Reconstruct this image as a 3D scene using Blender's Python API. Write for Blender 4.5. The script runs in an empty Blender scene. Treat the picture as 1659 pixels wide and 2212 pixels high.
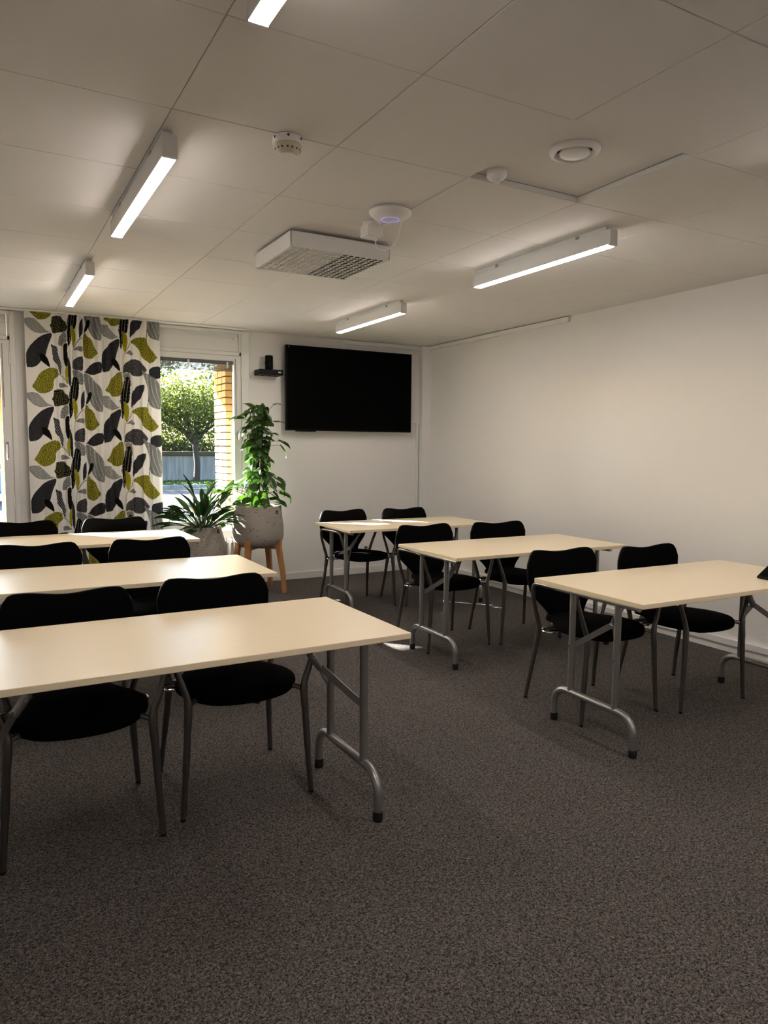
import bpy, bmesh, math, random
import numpy as np
from mathutils import Vector, Matrix

random.seed(7)
rng = np.random.default_rng(7)
SC = bpy.context.scene
COL = SC.collection
PI = math.pi

# ------------------------------------------------------------------ camera
CAM_H = 1.3474
F_PX, YAW, PITCH, ROLL = 1565.2, 0.50947, 0.08853, -0.00797
cy, sy, cp, sp = math.cos(YAW), math.sin(YAW), math.cos(PITCH), math.sin(PITCH)
fw = Vector((sy * cp, cy * cp, -sp))
rt = Vector((cy, -sy, 0.0))
dn = fw.cross(rt)
r2 = rt * math.cos(ROLL) + dn * math.sin(ROLL)
d2 = dn * math.cos(ROLL) - rt * math.sin(ROLL)
cam = bpy.data.cameras.new('camera')
cam.sensor_fit = 'VERTICAL'
cam.sensor_height = 36.0
cam.lens = F_PX * 36.0 / 2212.0
cam.clip_start, cam.clip_end = 0.05, 300
cam_o = bpy.data.objects.new('camera', cam)
COL.objects.link(cam_o)
m = Matrix((r2, -d2, -fw)).transposed().to_4x4()
m.translation = (0, 0, CAM_H)
cam_o.matrix_world = m
SC.camera = cam_o

# ------------------------------------------------------------------ sky, sun, exposure
LAMP = 72.0         # radiance of the ceiling light diffusers
SUN_W = 95.0
SKY_S = 1.15
w = bpy.data.worlds.new('sky')
SC.world = w
w.use_nodes = True
nt = w.node_tree
bg = nt.nodes['Background']
sky = nt.nodes.new('ShaderNodeTexSky')
sky.sky_type = 'NISHITA'
sky.sun_disc = False
sky.sun_elevation = math.radians(24)
sky.sun_rotation = math.radians(-39)
sky.air_density = 1.0
sky.dust_density = 1.5
nt.links.new(sky.outputs[0], bg.inputs[0])
bg.inputs[1].default_value = SKY_S
sun = bpy.data.lights.new('sun', 'SUN')
sun.energy = SUN_W
sun.angle = math.radians(0.55)
sun.color = (1.0, 0.97, 0.94)
so = bpy.data.objects.new('sun', sun)
COL.objects.link(so)
so.rotation_euler = Vector((0.87, -1.0, -0.571)).to_track_quat('-Z', 'Y').to_euler()
so.location = (-12, 20, 12)
SC.view_settings.view_transform = 'Standard'
SC.view_settings.look = 'None'
SC.view_settings.gamma = 1.0
SC.view_settings.use_curve_mapping = False
SC.view_settings.exposure = 0.0
cyc = SC.cycles
cyc.use_denoising = True
cyc.max_bounces = 10
cyc.diffuse_bounces = 5
cyc.glossy_bounces = 4
cyc.transmission_bounces = 6
cyc.transparent_max_bounces = 10
cyc.sample_clamp_indirect = 80.0
cyc.blur_glossy = 0.05

# ------------------------------------------------------------------ mesh helpers
class MB:
    def __init__(s): s.v, s.f = [], []
    def add(s, v, f):
        n = len(s.v); s.v += [tuple(p) for p in v]; s.f += [tuple(i + n for i in q) for q in f]; return s
    def box(s, x0, y0, z0, x1, y1, z1):
        return s.add([(x0,y0,z0),(x1,y0,z0),(x1,y1,z0),(x0,y1,z0),(x0,y0,z1),(x1,y0,z1),(x1,y1,z1),(x0,y1,z1)],
                     [(0,3,2,1),(4,5,6,7),(0,1,5,4),(1,2,6,5),(2,3,7,6),(3,0,4,7)])
    def tube(s, pts, r, n=10, cap=True):
        pts = [Vector(p) for p in pts]
        rs = r if isinstance(r, (list, tuple)) else [r] * len(pts)
        ring, up = [], None
        for i, p in enumerate(pts):
            t = (pts[min(i+1, len(pts)-1)] - pts[max(i-1, 0)]).normalized()
            if up is None:
                up = Vector((0,0,1)) if abs(t.z) < .9 else Vector((1,0,0))
            a = (up - t * up.dot(t)).normalized(); up = a
            b = t.cross(a)
            ring.append([p + (a*math.cos(2*PI*k/n) + b*math.sin(2*PI*k/n)) * rs[i] for k in range(n)])
        v = [q for rg in ring for q in rg]
        f = [(i*n+k, i*n+(k+1) % n, (i+1)*n+(k+1) % n, (i+1)*n+k) for i in range(len(pts)-1) for k in range(n)]
        if cap:
            f.append(tuple(range(n-1, -1, -1))); f.append(tuple((len(pts)-1)*n+k for k in range(n)))
        return s.add(v, f)
    def lathe(s, prof, c=(0,0,0), n=32, cap=True):
        v = [(c[0]+r*math.cos(2*PI*k/n), c[1]+r*math.sin(2*PI*k/n), c[2]+z) for r, z in prof for k in range(n)]
        f = [(i*n+k, i*n+(k+1) % n, (i+1)*n+(k+1) % n, (i+1)*n+k) for i in range(len(prof)-1) for k in range(n)]
        if cap:
            f.append(tuple(range(n-1, -1, -1))); f.append(tuple((len(prof)-1)*n+k for k in range(n)))
        return s.add(v, f)
    def grid(s, P, closed=False):
        a, b = len(P), len(P[0])
        v = [q for row in P for q in row]
        f = [(i*b+j, i*b+(j+1) % b, (i+1)*b+(j+1) % b, (i+1)*b+j) for i in range(a-1) for j in range(b if closed else b-1)]
        return s.add(v, f)
    def prism(s, poly, y0, y1, axis='y'):
        n = len(poly)
        put = {'y': lambda p, t: (p[0], t, p[1]), 'x': lambda p, t: (t, p[0], p[1]), 'z': lambda p, t: (p[0], p[1], t)}[axis]
        v = [put(p, y0) for p in poly] + [put(p, y1) for p in poly]
        f = [tuple(range(n-1, -1, -1)), tuple(range(n, 2*n))] + [(i, (i+1) % n, n+(i+1) % n, n+i) for i in range(n)]
        return s.add(v, f)
    def mesh(s, name, mats, smooth=False):
        me = bpy.data.meshes.new(name)
        me.from_pydata(s.v, [], s.f)
        bm = bmesh.new(); bm.from_mesh(me)
        bmesh.ops.recalc_face_normals(bm, faces=bm.faces)
        bm.to_mesh(me); bm.free()
        for mt in (mats if isinstance(mats, (list, tuple)) else [mats]): me.materials.append(mt)
        if smooth:
            me.shade_smooth()
            if smooth != 'full': me.set_sharp_from_angle(angle=math.radians(38))
        return me
    def build(s, name, mats, parent=None, smooth=False, bevel=0, kind=None, label=None):
        o = link(name, s.mesh(name, mats, smooth), parent)
        if bevel:
            b = o.modifiers.new('bevel', 'BEVEL'); b.width = bevel; b.segments = 2; b.limit_method = 'ANGLE'
        if kind: o['kind'] = kind
        if label: o['label'] = label
        return o

def link(name, data, parent=None, loc=None, rot=None):
    o = bpy.data.objects.new(name, data); COL.objects.link(o)
    if parent: o.parent = parent
    if loc is not None: o.location = loc
    if rot is not None: o.rotation_euler = rot
    return o

def thing(name, label, cat, loc=(0,0,0), rz=0.0, group=None):
    o = link(name, None, None, loc, (0,0,rz))
    o.empty_display_size = .05
    tag(o, label, cat, group)
    return o

def tag(o, label, cat, group=None):
    o['label'] = label; o['category'] = cat
    if group: o['group'] = group
    return o

def dup(root, loc, rz, label, group=None):
    r = root.copy(); COL.objects.link(r); r.location = loc; r.rotation_euler = (0,0,rz); r['label'] = label
    if group: r['group'] = group
    for ch in list(root.children):
        c = ch.copy(); COL.objects.link(c); c.parent = r
        for g in list(ch.children):
            d = g.copy(); COL.objects.link(d); d.parent = c
    return r

def struct(o): o['kind'] = 'structure'; return o

def spline(pts, n=6):
    """Catmull-Rom through the points"""
    P = [Vector(p) for p in pts]; out = []
    for i in range(len(P)-1):
        a, b, c, d = P[max(i-1,0)], P[i], P[i+1], P[min(i+2, len(P)-1)]
        for k in range(n):
            t = k/n
            out.append(.5*((2*b)+(c-a)*t+(2*a-5*b+4*c-d)*t*t+(3*b-a-3*c+d)*t**3))
    out.append(P[-1]); return out

# ------------------------------------------------------------------ materials
def mat(name, col, rough=.5, metal=0.0, spec=.5, bump=None, var=None, sheen=0):
    m = bpy.data.materials.new(name); m.use_nodes = True
    n = m.node_tree.nodes; L = m.node_tree.links; p = n['Principled BSDF']
    p.inputs['Base Color'].default_value = (*col, 1); p.inputs['Roughness'].default_value = rough
    p.inputs['Metallic'].default_value = metal; p.inputs['Specular IOR Level'].default_value = spec
    if sheen: p.inputs['Sheen Weight'].default_value = sheen
    tc = n.new('ShaderNodeTexCoord')
    if var:   # (scale, amount, stretch)
        mp = n.new('ShaderNodeMapping'); mp.inputs['Scale'].default_value = var[2] if len(var) > 2 else (1,1,1)
        nz = n.new('ShaderNodeTexNoise'); nz.inputs['Scale'].default_value = var[0]; nz.inputs['Detail'].default_value = 4
        mx = n.new('ShaderNodeMix'); mx.data_type = 'RGBA'
        a = var[1]
        mx.inputs[6].default_value = (*[c*(1-a) for c in col], 1); mx.inputs[7].default_value = (*[min(1, c*(1+a)) for c in col], 1)
        L.new(tc.outputs['Object'], mp.inputs[0]); L.new(mp.outputs[0], nz.inputs['Vector'])
        L.new(nz.outputs[0], mx.inputs[0]); L.new(mx.outputs[2], p.inputs['Base Color'])
    if bump:  # (scale, strength, distance)
        nz = n.new('ShaderNodeTexNoise'); nz.inputs['Scale'].default_value = bump[0]; nz.inputs['Detail'].default_value = 3
        bp = n.new('ShaderNodeBump'); bp.inputs['Strength'].default_value = bump[1]; bp.inputs['Distance'].default_value = bump[2]
        L.new(tc.outputs['Object'], nz.inputs['Vector']); L.new(nz.outputs[0], bp.inputs['Height']); L.new(bp.outputs[0], p.inputs['Normal'])
    return m

def emit(name, col, s):
    m = bpy.data.materials.new(name); m.use_nodes = True
    p = m.node_tree.nodes['Principled BSDF']
    p.inputs['Base Color'].default_value = (.8,.8,.8,1)
    p.inputs['Emission Color'].default_value = (*col, 1); p.inputs['Emission Strength'].default_value = s
    return m

M = {}
M['wall'] = mat('wall_paint', (.78,.77,.75), .42, spec=.35, bump=(260,.12,.002))
M['ceil'] = mat('ceiling_tile_paint', (.72,.70,.675), .8, spec=.2, bump=(500,.15,.001), var=(3,.02))
M['plenum'] = mat('dark_plenum', (.12,.11,.10), .9)
M['white'] = mat('white_lacquer', (.78,.78,.765), .35, var=(2,.01))
M['white_pl'] = mat('white_plastic', (.80,.79,.77), .4, var=(4,.01))
M['cream_pl'] = mat('cream_plastic', (.62,.56,.44), .4)
M['lampbody'] = mat('lamp_housing_white', (.76,.755,.74), .35)
M['diff'] = emit('lit_diffuser', (1.0,.895,.83), LAMP)
M['table'] = mat('beech_cream_laminate', (.83,.705,.50), .33, spec=.45, var=(14,.035,(1,6,1)), bump=(300,.05,.001))
M['edge'] = mat('cream_edge_band', (.76,.66,.48), .4, var=(9,.03))
M['steel'] = mat('grey_painted_steel', (.31,.308,.30), .33, metal=.75, var=(30,.05))
M['alu'] = mat('dark_cast_aluminium', (.155,.145,.135), .3, metal=.85, var=(20,.06))
M['chrome'] = mat('chrome', (.62,.62,.62), .14, metal=1.0)
M['blind'] = mat('grey_blind_slat', (.10,.105,.105), .5, var=(20,.05))
M['rubber'] = mat('black_rubber', (.008,.008,.008), .6)
M['fabric'] = mat('black_upholstery', (.0028,.0028,.003), .9, spec=.04, bump=(900,.3,.0006))
M['shell'] = mat('black_plastic_shell', (.004,.004,.004), .4, spec=.3)
M['black'] = mat('black_plastic', (.003,.003,.003), .4, spec=.10)
M['screen'] = mat('black_screen', (.0012,.0012,.0012), .4, spec=.03)
M['dark'] = mat('dark_slot', (.02,.018,.016), .8)
M['led'] = emit('blue_light_ring', (.03,.05,.95), 1.1)
M['wood'] = mat('oiled_wood', (.44,.20,.075), .45, var=(9,.35,(6,6,.8)))
M['soil'] = mat('potting_soil', (.035,.02,.012), .95, bump=(60,.8,.02), var=(60,.5))
M['leaf'] = None

def carpet():
    m = mat('flecked_carpet', (.06,.052,.047), .95, spec=.12)
    n = m.node_tree.nodes; L = m.node_tree.links; p = n['Principled BSDF']; tc = n['Texture Coordinate']
    nz = n.new('ShaderNodeTexNoise'); nz.inputs['Scale'].default_value = 150; nz.inputs['Detail'].default_value = 3; nz.inputs['Roughness'].default_value = .62; nz.inputs['Distortion'].default_value = 1.2
    big = n.new('ShaderNodeTexNoise'); big.inputs['Scale'].default_value = 1.4; big.inputs['Detail'].default_value = 2
    cr = n.new('ShaderNodeValToRGB')
    e = cr.color_ramp.elements; e[0].position = .40; e[0].color = (.022,.019,.0175,1); e[1].position = .65; e[1].color = (.205,.182,.168,1)
    cr2 = n.new('ShaderNodeMapRange'); cr2.inputs[3].default_value = .86; cr2.inputs[4].default_value = 1.14
    mx = n.new('ShaderNodeMix'); mx.data_type = 'RGBA'; mx.blend_type = 'MULTIPLY'; mx.inputs[0].default_value = 1
    L.new(tc.outputs['Object'], nz.inputs['Vector']); L.new(tc.outputs['Object'], big.inputs['Vector'])
    L.new(nz.outputs[0], cr.inputs[0]); L.new(big.outputs[0], cr2.inputs[0])
    L.new(cr.outputs[0], mx.inputs[6]); L.new(cr2.outputs[0], mx.inputs[7]); L.new(mx.outputs[2], p.inputs['Base Color'])
    bp = n.new('ShaderNodeBump'); bp.inputs['Strength'].default_value = .9; bp.inputs['Distance'].default_value = .004
    L.new(nz.outputs[0], bp.inputs['Height']); L.new(bp.outputs[0], p.inputs['Normal'])
    return m
M['carpet'] = carpet()

def glass():
    m = bpy.data.materials.new('window_glass'); m.use_nodes = True
    n = m.node_tree.nodes; L = m.node_tree.links; n.remove(n['Principled BSDF'])
    out = n['Material Output']; t = n.new('ShaderNodeBsdfTransparent'); g = n.new('ShaderNodeBsdfGlossy')
    g.inputs['Roughness'].default_value = .01; t.inputs[0].default_value = (.95,.97,.96,1)
    fr = n.new('ShaderNodeFresnel'); ge = n.new('ShaderNodeNewGeometry')
    io = n.new('ShaderNodeMapRange'); io.inputs[3].default_value = 1.4; io.inputs[4].default_value = 1/1.4   # same reflectance from both sides of the pane
    L.new(ge.outputs['Backfacing'], io.inputs[0]); L.new(io.outputs[0], fr.inputs[0])
    mx = n.new('ShaderNodeMixShader')
    L.new(fr.outputs[0], mx.inputs[0]); L.new(t.outputs[0], mx.inputs[1]); L.new(g.outputs[0], mx.inputs[2]); L.new(mx.outputs[0], out.inputs[0])
    return m
M['glass'] = glass()

def leafmat(name, col, col2, tr=.35, rough=.3, scale=30):
    m = mat(name, col, rough)
    n = m.node_tree.nodes; L = m.node_tree.links; p = n['Principled BSDF']; tc = n['Texture Coordinate']; out = n['Material Output']
    oi = n.new('ShaderNodeObjectInfo'); nz = n.new('ShaderNodeTexNoise'); nz.inputs['Scale'].default_value = scale
    ad = n.new('ShaderNodeMath'); ad.operation = 'MULTIPLY_ADD'; ad.inputs[1].default_value = .6
    mx = n.new('ShaderNodeMix'); mx.data_type = 'RGBA'; mx.inputs[6].default_value = (*col, 1); mx.inputs[7].default_value = (*col2, 1)
    sb = n.new('ShaderNodeMath'); sb.operation = 'SUBTRACT'; sb.inputs[1].default_value = .3; sb.use_clamp = True
    L.new(tc.outputs['Object'], nz.inputs['Vector']); L.new(oi.outputs['Random'], ad.inputs[0]); L.new(nz.outputs[0], ad.inputs[2])
    L.new(ad.outputs[0], sb.inputs[0]); L.new(sb.outputs[0], mx.inputs[0]); L.new(mx.outputs[2], p.inputs['Base Color'])
    tl = n.new('ShaderNodeBsdfTranslucent'); ms = n.new('ShaderNodeMixShader'); ms.inputs[0].default_value = tr
    br = n.new('ShaderNodeMix'); br.data_type = 'RGBA'; br.blend_type = 'MULTIPLY'; br.inputs[0].default_value = 1; br.inputs[7].default_value = (2.6,2.4,1.2,1)
    L.new(mx.outputs[2], br.inputs[6]); L.new(br.outputs[2], tl.inputs[0])
    L.new(p.outputs[0], ms.inputs[1]); L.new(tl.outputs[0], ms.inputs[2]); L.new(ms.outputs[0], out.inputs[0])
    return m
M['pothos'] = leafmat('pothos_leaf', (.009,.034,.006), (.032,.078,.009), .27, .33, 14)
M['lily'] = leafmat('lily_leaf', (.007,.026,.008), (.018,.052,.011), .22, .28, 12)
M['stem'] = mat('green_stem', (.05,.09,.02), .5, var=(30,.3))
M['tree_leaf'] = leafmat('tree_leaf', (.04,.066,.012), (.125,.135,.035), .42, .6, .6)
M['shrub_leaf'] = leafmat('shrub_leaf', (.018,.036,.009), (.055,.075,.016), .36, .6, .5)
M['grass'] = mat('grass', (.05,.085,.015), .9, var=(8,.5))
M['paving'] = mat('pale_paving', (.13,.128,.135), .9, var=(22,.25), bump=(80,.4,.01))
M['asphalt'] = mat('asphalt', (.075,.08,.09), .9, var=(12,.25))
M['concrete'] = mat('weathered_concrete', (.21,.21,.225), .9, var=(3.2,.8,(2.2,2.2,.25)))
M['concrete_dark'] = mat('mossy_coping', (.055,.045,.03), .95, var=(3,.5))
M['bark'] = mat('bark', (.028,.024,.021), .95, var=(7,.6,(1,1,.5)), bump=(20,.8,.02))
M['carpaint'] = mat('blue_car_paint', (.10,.24,.50), .2, var=(2,.04))
M['carglass'] = mat('car_glass', (.03,.04,.05), .08)
M['mortar'] = mat('grey_mortar', (.20,.17,.14), .95, var=(40,.3))
M['brick'] = mat('yellow_brick', (.44,.27,.09), .85, var=(9,.3), bump=(90,.5,.004))
M['soffit'] = mat('painted_soffit', (.55,.54,.50), .7, var=(3,.05))

def potmat():
    m = mat('speckled_stone_pot', (.33,.295,.25), .75)
    n = m.node_tree.nodes; L = m.node_tree.links; p = n['Principled BSDF']; tc = n['Texture Coordinate']
    mp = n.new('ShaderNodeMapping'); mp.inputs['Scale'].default_value = (3,3,70)
    st = n.new('ShaderNodeTexNoise'); st.inputs['Scale'].default_value = 3; st.inputs['Detail'].default_value = 3
    vo = n.new('ShaderNodeTexVoronoi'); vo.inputs['Scale'].default_value = 47
    nz = n.new('ShaderNodeTexNoise'); nz.inputs['Scale'].default_value = 22
    mp2 = n.new('ShaderNodeMapping'); mp2.inputs['Scale'].default_value = (.55,.55,1.1)
    lt = n.new('ShaderNodeMath'); lt.operation = 'LESS_THAN'; lt.inputs[1].default_value = .19
    gt = n.new('ShaderNodeMath'); gt.operation = 'GREATER_THAN'; gt.inputs[1].default_value = .49
    mu = n.new('ShaderNodeMath'); mu.operation = 'MULTIPLY'
    c1 = n.new('ShaderNodeMix'); c1.data_type = 'RGBA'; c1.inputs[6].default_value = (.25,.225,.195,1); c1.inputs[7].default_value = (.40,.365,.32,1)
    c2 = n.new('ShaderNodeMix'); c2.data_type = 'RGBA'; c2.inputs[7].default_value = (.06,.05,.045,1)
    L.new(tc.outputs['Object'], mp.inputs[0]); L.new(mp.outputs[0], st.inputs['Vector']); L.new(st.outputs[0], c1.inputs[0])
    L.new(tc.outputs['Object'], mp2.inputs[0]); L.new(mp2.outputs[0], vo.inputs['Vector']); L.new(tc.outputs['Object'], nz.inputs['Vector'])
    L.new(vo.outputs['Distance'], lt.inputs[0]); L.new(nz.outputs[0], gt.inputs[0]); L.new(lt.outputs[0], mu.inputs[0]); L.new(gt.outputs[0], mu.inputs[1])
    L.new(c1.outputs[2], c2.inputs[6]); L.new(mu.outputs[0], c2.inputs[0]); L.new(c2.outputs[2], p.inputs['Base Color'])
    return m
M['pot'] = potmat()

# ------------------------------------------------------------------ room shell
RX, FY, CZ = 4.364, 6.85, 2.454          # wall_right, wall_back, ceiling height
LX, BY = -2.0, -2.4
GX, GY = 0.5988, 1.9257                  # an intersection of the ceiling grid
G = .6

fl = struct(MB().box(LX-.2, BY-.2, -.15, RX+.2, FY+.15, 0).build('floor', M['carpet']))
struct(MB().box(RX, BY-.2, 0, RX+.2, FY+.35, CZ+.15).build('wall_right', M['wall']))
struct(MB().box(LX-.2, BY-.2, 0, LX, FY+.35, CZ+.15).build('wall_left', M['wall']))
struct(MB().box(LX, BY-.2, 0, RX, BY, CZ+.15).build('wall_front', M['wall']))

# windows in the back wall: (opening x0, x1); casing, sash, transom panel, glass
WIN = [(-.72, .27), (1.20, 2.25)]
SILL, HEAD = .585, CZ-.005
wb = MB()
xs = [LX] + [x for a in WIN for x in a] + [RX]
for k in range(0, len(xs), 2): wb.box(xs[k], FY, 0, xs[k+1], FY+.13, CZ+.15)
for a, b in WIN:
    wb.box(a, FY, 0, b, FY+.13, SILL-.02)
    wb.box(a, FY, HEAD, b, FY+.13, CZ+.15)
struct(wb.build('wall_back', M['wall']))

TR = 2.225     # transom height
for k, (a, b) in enumerate(WIN):
    wr = link('window_%d' % (k+1), None, None, ((a+b)/2, FY, SILL)); struct(wr)
    hw = (b-a)/2; o = Vector((-(a+b)/2, -FY, -SILL))
    def shift(mb):
        mb.v = [(x+o.x, y+o.y, z+o.z) for x, y, z in mb.v]; return mb
    # casing proud of the wall
    f = MB()
    cr, cl = (b+.065 if k else b+.03), a-.05
    f.box(b-.012, FY-.014, SILL-.02, cr, FY+.0, HEAD); f.box(cl, FY-.014, SILL-.02, a+.012, FY+.0, HEAD)
    f.box(a, FY-.014, HEAD-.03, b, FY, HEAD)
    shift(f).build('window_casing', M['white'], wr, bevel=.003)
    f = MB()                                              # fixed frame
    f.box(a, FY+.002, SILL, a+.03, FY+.11, HEAD); f.box(b-.03, FY+.002, SILL, b, FY+.11, HEAD)
    f.box(a, FY+.002, SILL-.02, b, FY+.11, SILL+.015); f.box(a, FY+.002, TR-.012, b, FY+.11, TR+.022)
    f.box(a+.03, FY+.002, HEAD-.02, b-.03, FY+.11, HEAD)
    shift(f).build('window_frame', M['white'], wr, bevel=.002)
    f = MB().box(a+.034, FY+.02, TR+.026, b-.034, FY+.05, HEAD-.022)
    shift(f).build('transom_panel', M['white'], wr, bevel=.003)
    f = MB().box(a+.034, FY+.012, TR+.15, b-.034, FY+.021, TR+.162)
    shift(f).build('transom_ledge', M['white'], wr)
    f = MB().box(b-.075, FY-.004, TR+.135, b-.05, FY+.02, TR+.165)
    shift(f).build('transom_catch', M['white_pl'], wr, bevel=.003)
    # sash
    s0, s1, z0, z1 = a+.034, b-.018, SILL+.018, TR-.016
    st = .068
    f = MB()
    f.box(s0, FY-.008, z0, s0+st, FY+.05, z1); f.box(s1-st, FY-.008, z0, s1, FY+.05, z1)
    f.box(s0+st, FY-.008, z0, s1-st, FY+.05, z0+.03); f.box(s0+st, FY-.008, z1-.05, s1-st, FY+.05, z1)
    sash = shift(f).build('sash', M['white'], wr, bevel=.003)
    f = MB().box(s0+st, FY+.030, z0+.03, s1-st, FY+.034, z1-.05)
    shift(f).build('window_pane', M['glass'], sash)
    # gathered venetian blind under the top rail
    f = MB().box(s0+st+.004, FY+.002, z1-.085, s1-st-.004, FY+.026, z1-.052)
    bl = shift(f).build('blind_headrail', M['blind'], wr, label='grey headrail of the raised blind')
    for j in range(7):
        zz = z1-.089-j*.009
        f = MB().box(s0+st+.006, FY+.003, zz-.005, s1-st-.006, FY+.025, zz)
        shift(f).build('blind_slat', M['blind'], bl)
    for xx in (s0+st+.05, (s0+s1)/2, s1-st-.06):
        f = MB().box(xx-.008, FY-.003, z1-.12, xx+.008, FY+.004, z1-.06)
        shift(f).build('blind_clip', M['white_pl'], bl)
    f = MB().tube([(s1-st+.015, FY-.014, z1-.03), (s1-st+.017, FY-.016, z1-.55)], .0016, 6)
    shift(f).build('blind_cord', M['black'], wr)
    f = MB()
    f.tube([(b-.018, FY-.016, z1-.20), (b-.018, FY-.016, z1-.10)], .007, 8)
    f.tube([(b-.018, FY-.016, z0+.20), (b-.018, FY-.016, z0+.30)], .007, 8)
    shift(f).build('hinge', M['white_pl'], sash, smooth=True)
    if k == 0:
        f = MB().box(s1-.048, FY-.016, 1.29, s1-.026, FY-.008, 1.37)
        hd = shift(f).build('espagnolette_plate', M['chrome'], wr, bevel=.002)
        f = MB().tube(spline([(s1-.037, FY-.016, 1.345), (s1-.037, FY-.045, 1.345), (s1-.037, FY-.05, 1.32), (s1-.037, FY-.05, 1.235)]), .008, 8)
        shift(f).build('window_handle', M['chrome'], wr, smooth=True)
    # inner sill board
    f = MB().box(a-.09, FY-.10, SILL-.045, b+.055, FY+.02, SILL-.02)
    shift(f).build('window_sill', M['white'], wr, bevel=.004)

# ceiling slab and tiles
ce = struct(MB().box(LX-.2, BY-.2, CZ+.045, RX+.2, FY+.13, CZ+.15).build('ceiling', M['plenum']))
tile_cache = {}
i0, i1 = math.floor((LX-GX)/G), math.ceil((RX-GX)/G)
j0, j1 = math.floor((BY-GY)/G), math.ceil((FY-GY)/G)
gap = .0011
for i in range(i0, i1):
    for j in range(j0, j1):
        xa, xb = max(LX, GX+i*G), min(RX, GX+(i+1)*G)
        ya, yb = max(BY, GY+j*G), min(FY, GY+(j+1)*G)
        if xb-xa < .02 or yb-ya < .02: continue
        key = (round(xb-xa, 3), round(yb-ya, 3))
        if key not in tile_cache:
            hx, hy = key[0]/2-gap, key[1]/2-gap
            b_ = .0018
            mb = MB()
            mb.add([(-hx+b_,-hy+b_,0),(hx-b_,-hy+b_,0),(hx-b_,hy-b_,0),(-hx+b_,hy-b_,0),
                    (-hx,-hy,b_),(hx,-hy,b_),(hx,hy,b_),(-hx,hy,b_),(-hx,-hy,.018),(hx,-hy,.018),(hx,hy,.018),(-hx,hy,.018)],
                   [(0,1,2,3),(0,4,5,1),(1,5,6,2),(2,6,7,3),(3,7,4,0),(4,8,9,5),(5,9,10,6),(6,10,11,7),(7,11,8,4),(8,11,10,9)])
            tile_cache[key] = mb.mesh('ceiling_tile', M['ceil'])
        up = .025 if (i, j) == (2, 0) else random.uniform(0, .0012)
        link('ceiling_tile', tile_cache[key], ce, ((xa+xb)/2, (ya+yb)/2, CZ+up))
# rim round the recessed tile
hx0, hy0 = GX+2*G, GY
rim = MB()
for (a, b, c, d) in ((hx0-.012, hy0-.012, hx0+.001, hy0+G+.012), (hx0+G-.001, hy0-.012, hx0+G+.012, hy0+G+.012),
                     (hx0, hy0-.012, hx0+G, hy0+.001), (hx0, hy0+G-.001, hx0+G, hy0+G+.012)):
    rim.box(a, b, CZ+.003, c, d, CZ+.024)
rim.build('recess_rim', M['white'], ce)

# skirtings, trunking and corner boxing
def trim(name, *boxes, m='white', bev=.002):
    mb = MB()
    for b in boxes: mb.box(*b)
    return struct(mb.build(name, M[m], bevel=bev))
trim('baseboard_back', (2.33, FY-.014, 0, RX-.11, FY, .07))
trim('baseboard_middle', (.31, FY-.014, 0, 1.14, FY, .07))
trim('baseboard_right', (RX-.016, BY, 0, RX, FY-.07, .048))
trim('trim_1', (RX-.030, BY, .050, RX, FY-.07, .092))                       # trunking on the skirting
trim('trim_2', (RX-.035, 4.64, CZ-.045, RX, FY-.07, CZ-.006))               # ceiling trunking on the long wall
trim('trim_3', (3.32, FY-.022, CZ-.045, 4.255, FY, CZ-.006), (3.30, FY-.018, 2.25, 3.34, FY, CZ-.006))
trim('trim_4', (4.255, FY-.075, 0, RX, FY, CZ-.045))                        # boxed-in pipes in the corner
trim('trim_5', (4.250, FY-.082, CZ-.045, RX, FY, CZ-.004))
trim('trim_6', (4.215, FY-.02, .07, 4.243, FY, 1.615), (4.06, FY-.016, 1.615, 4.255, FY, 1.645))
trim('trim_7', (3.40, FY-.010, 2.385, 4.235, FY, 2.397))

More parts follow.
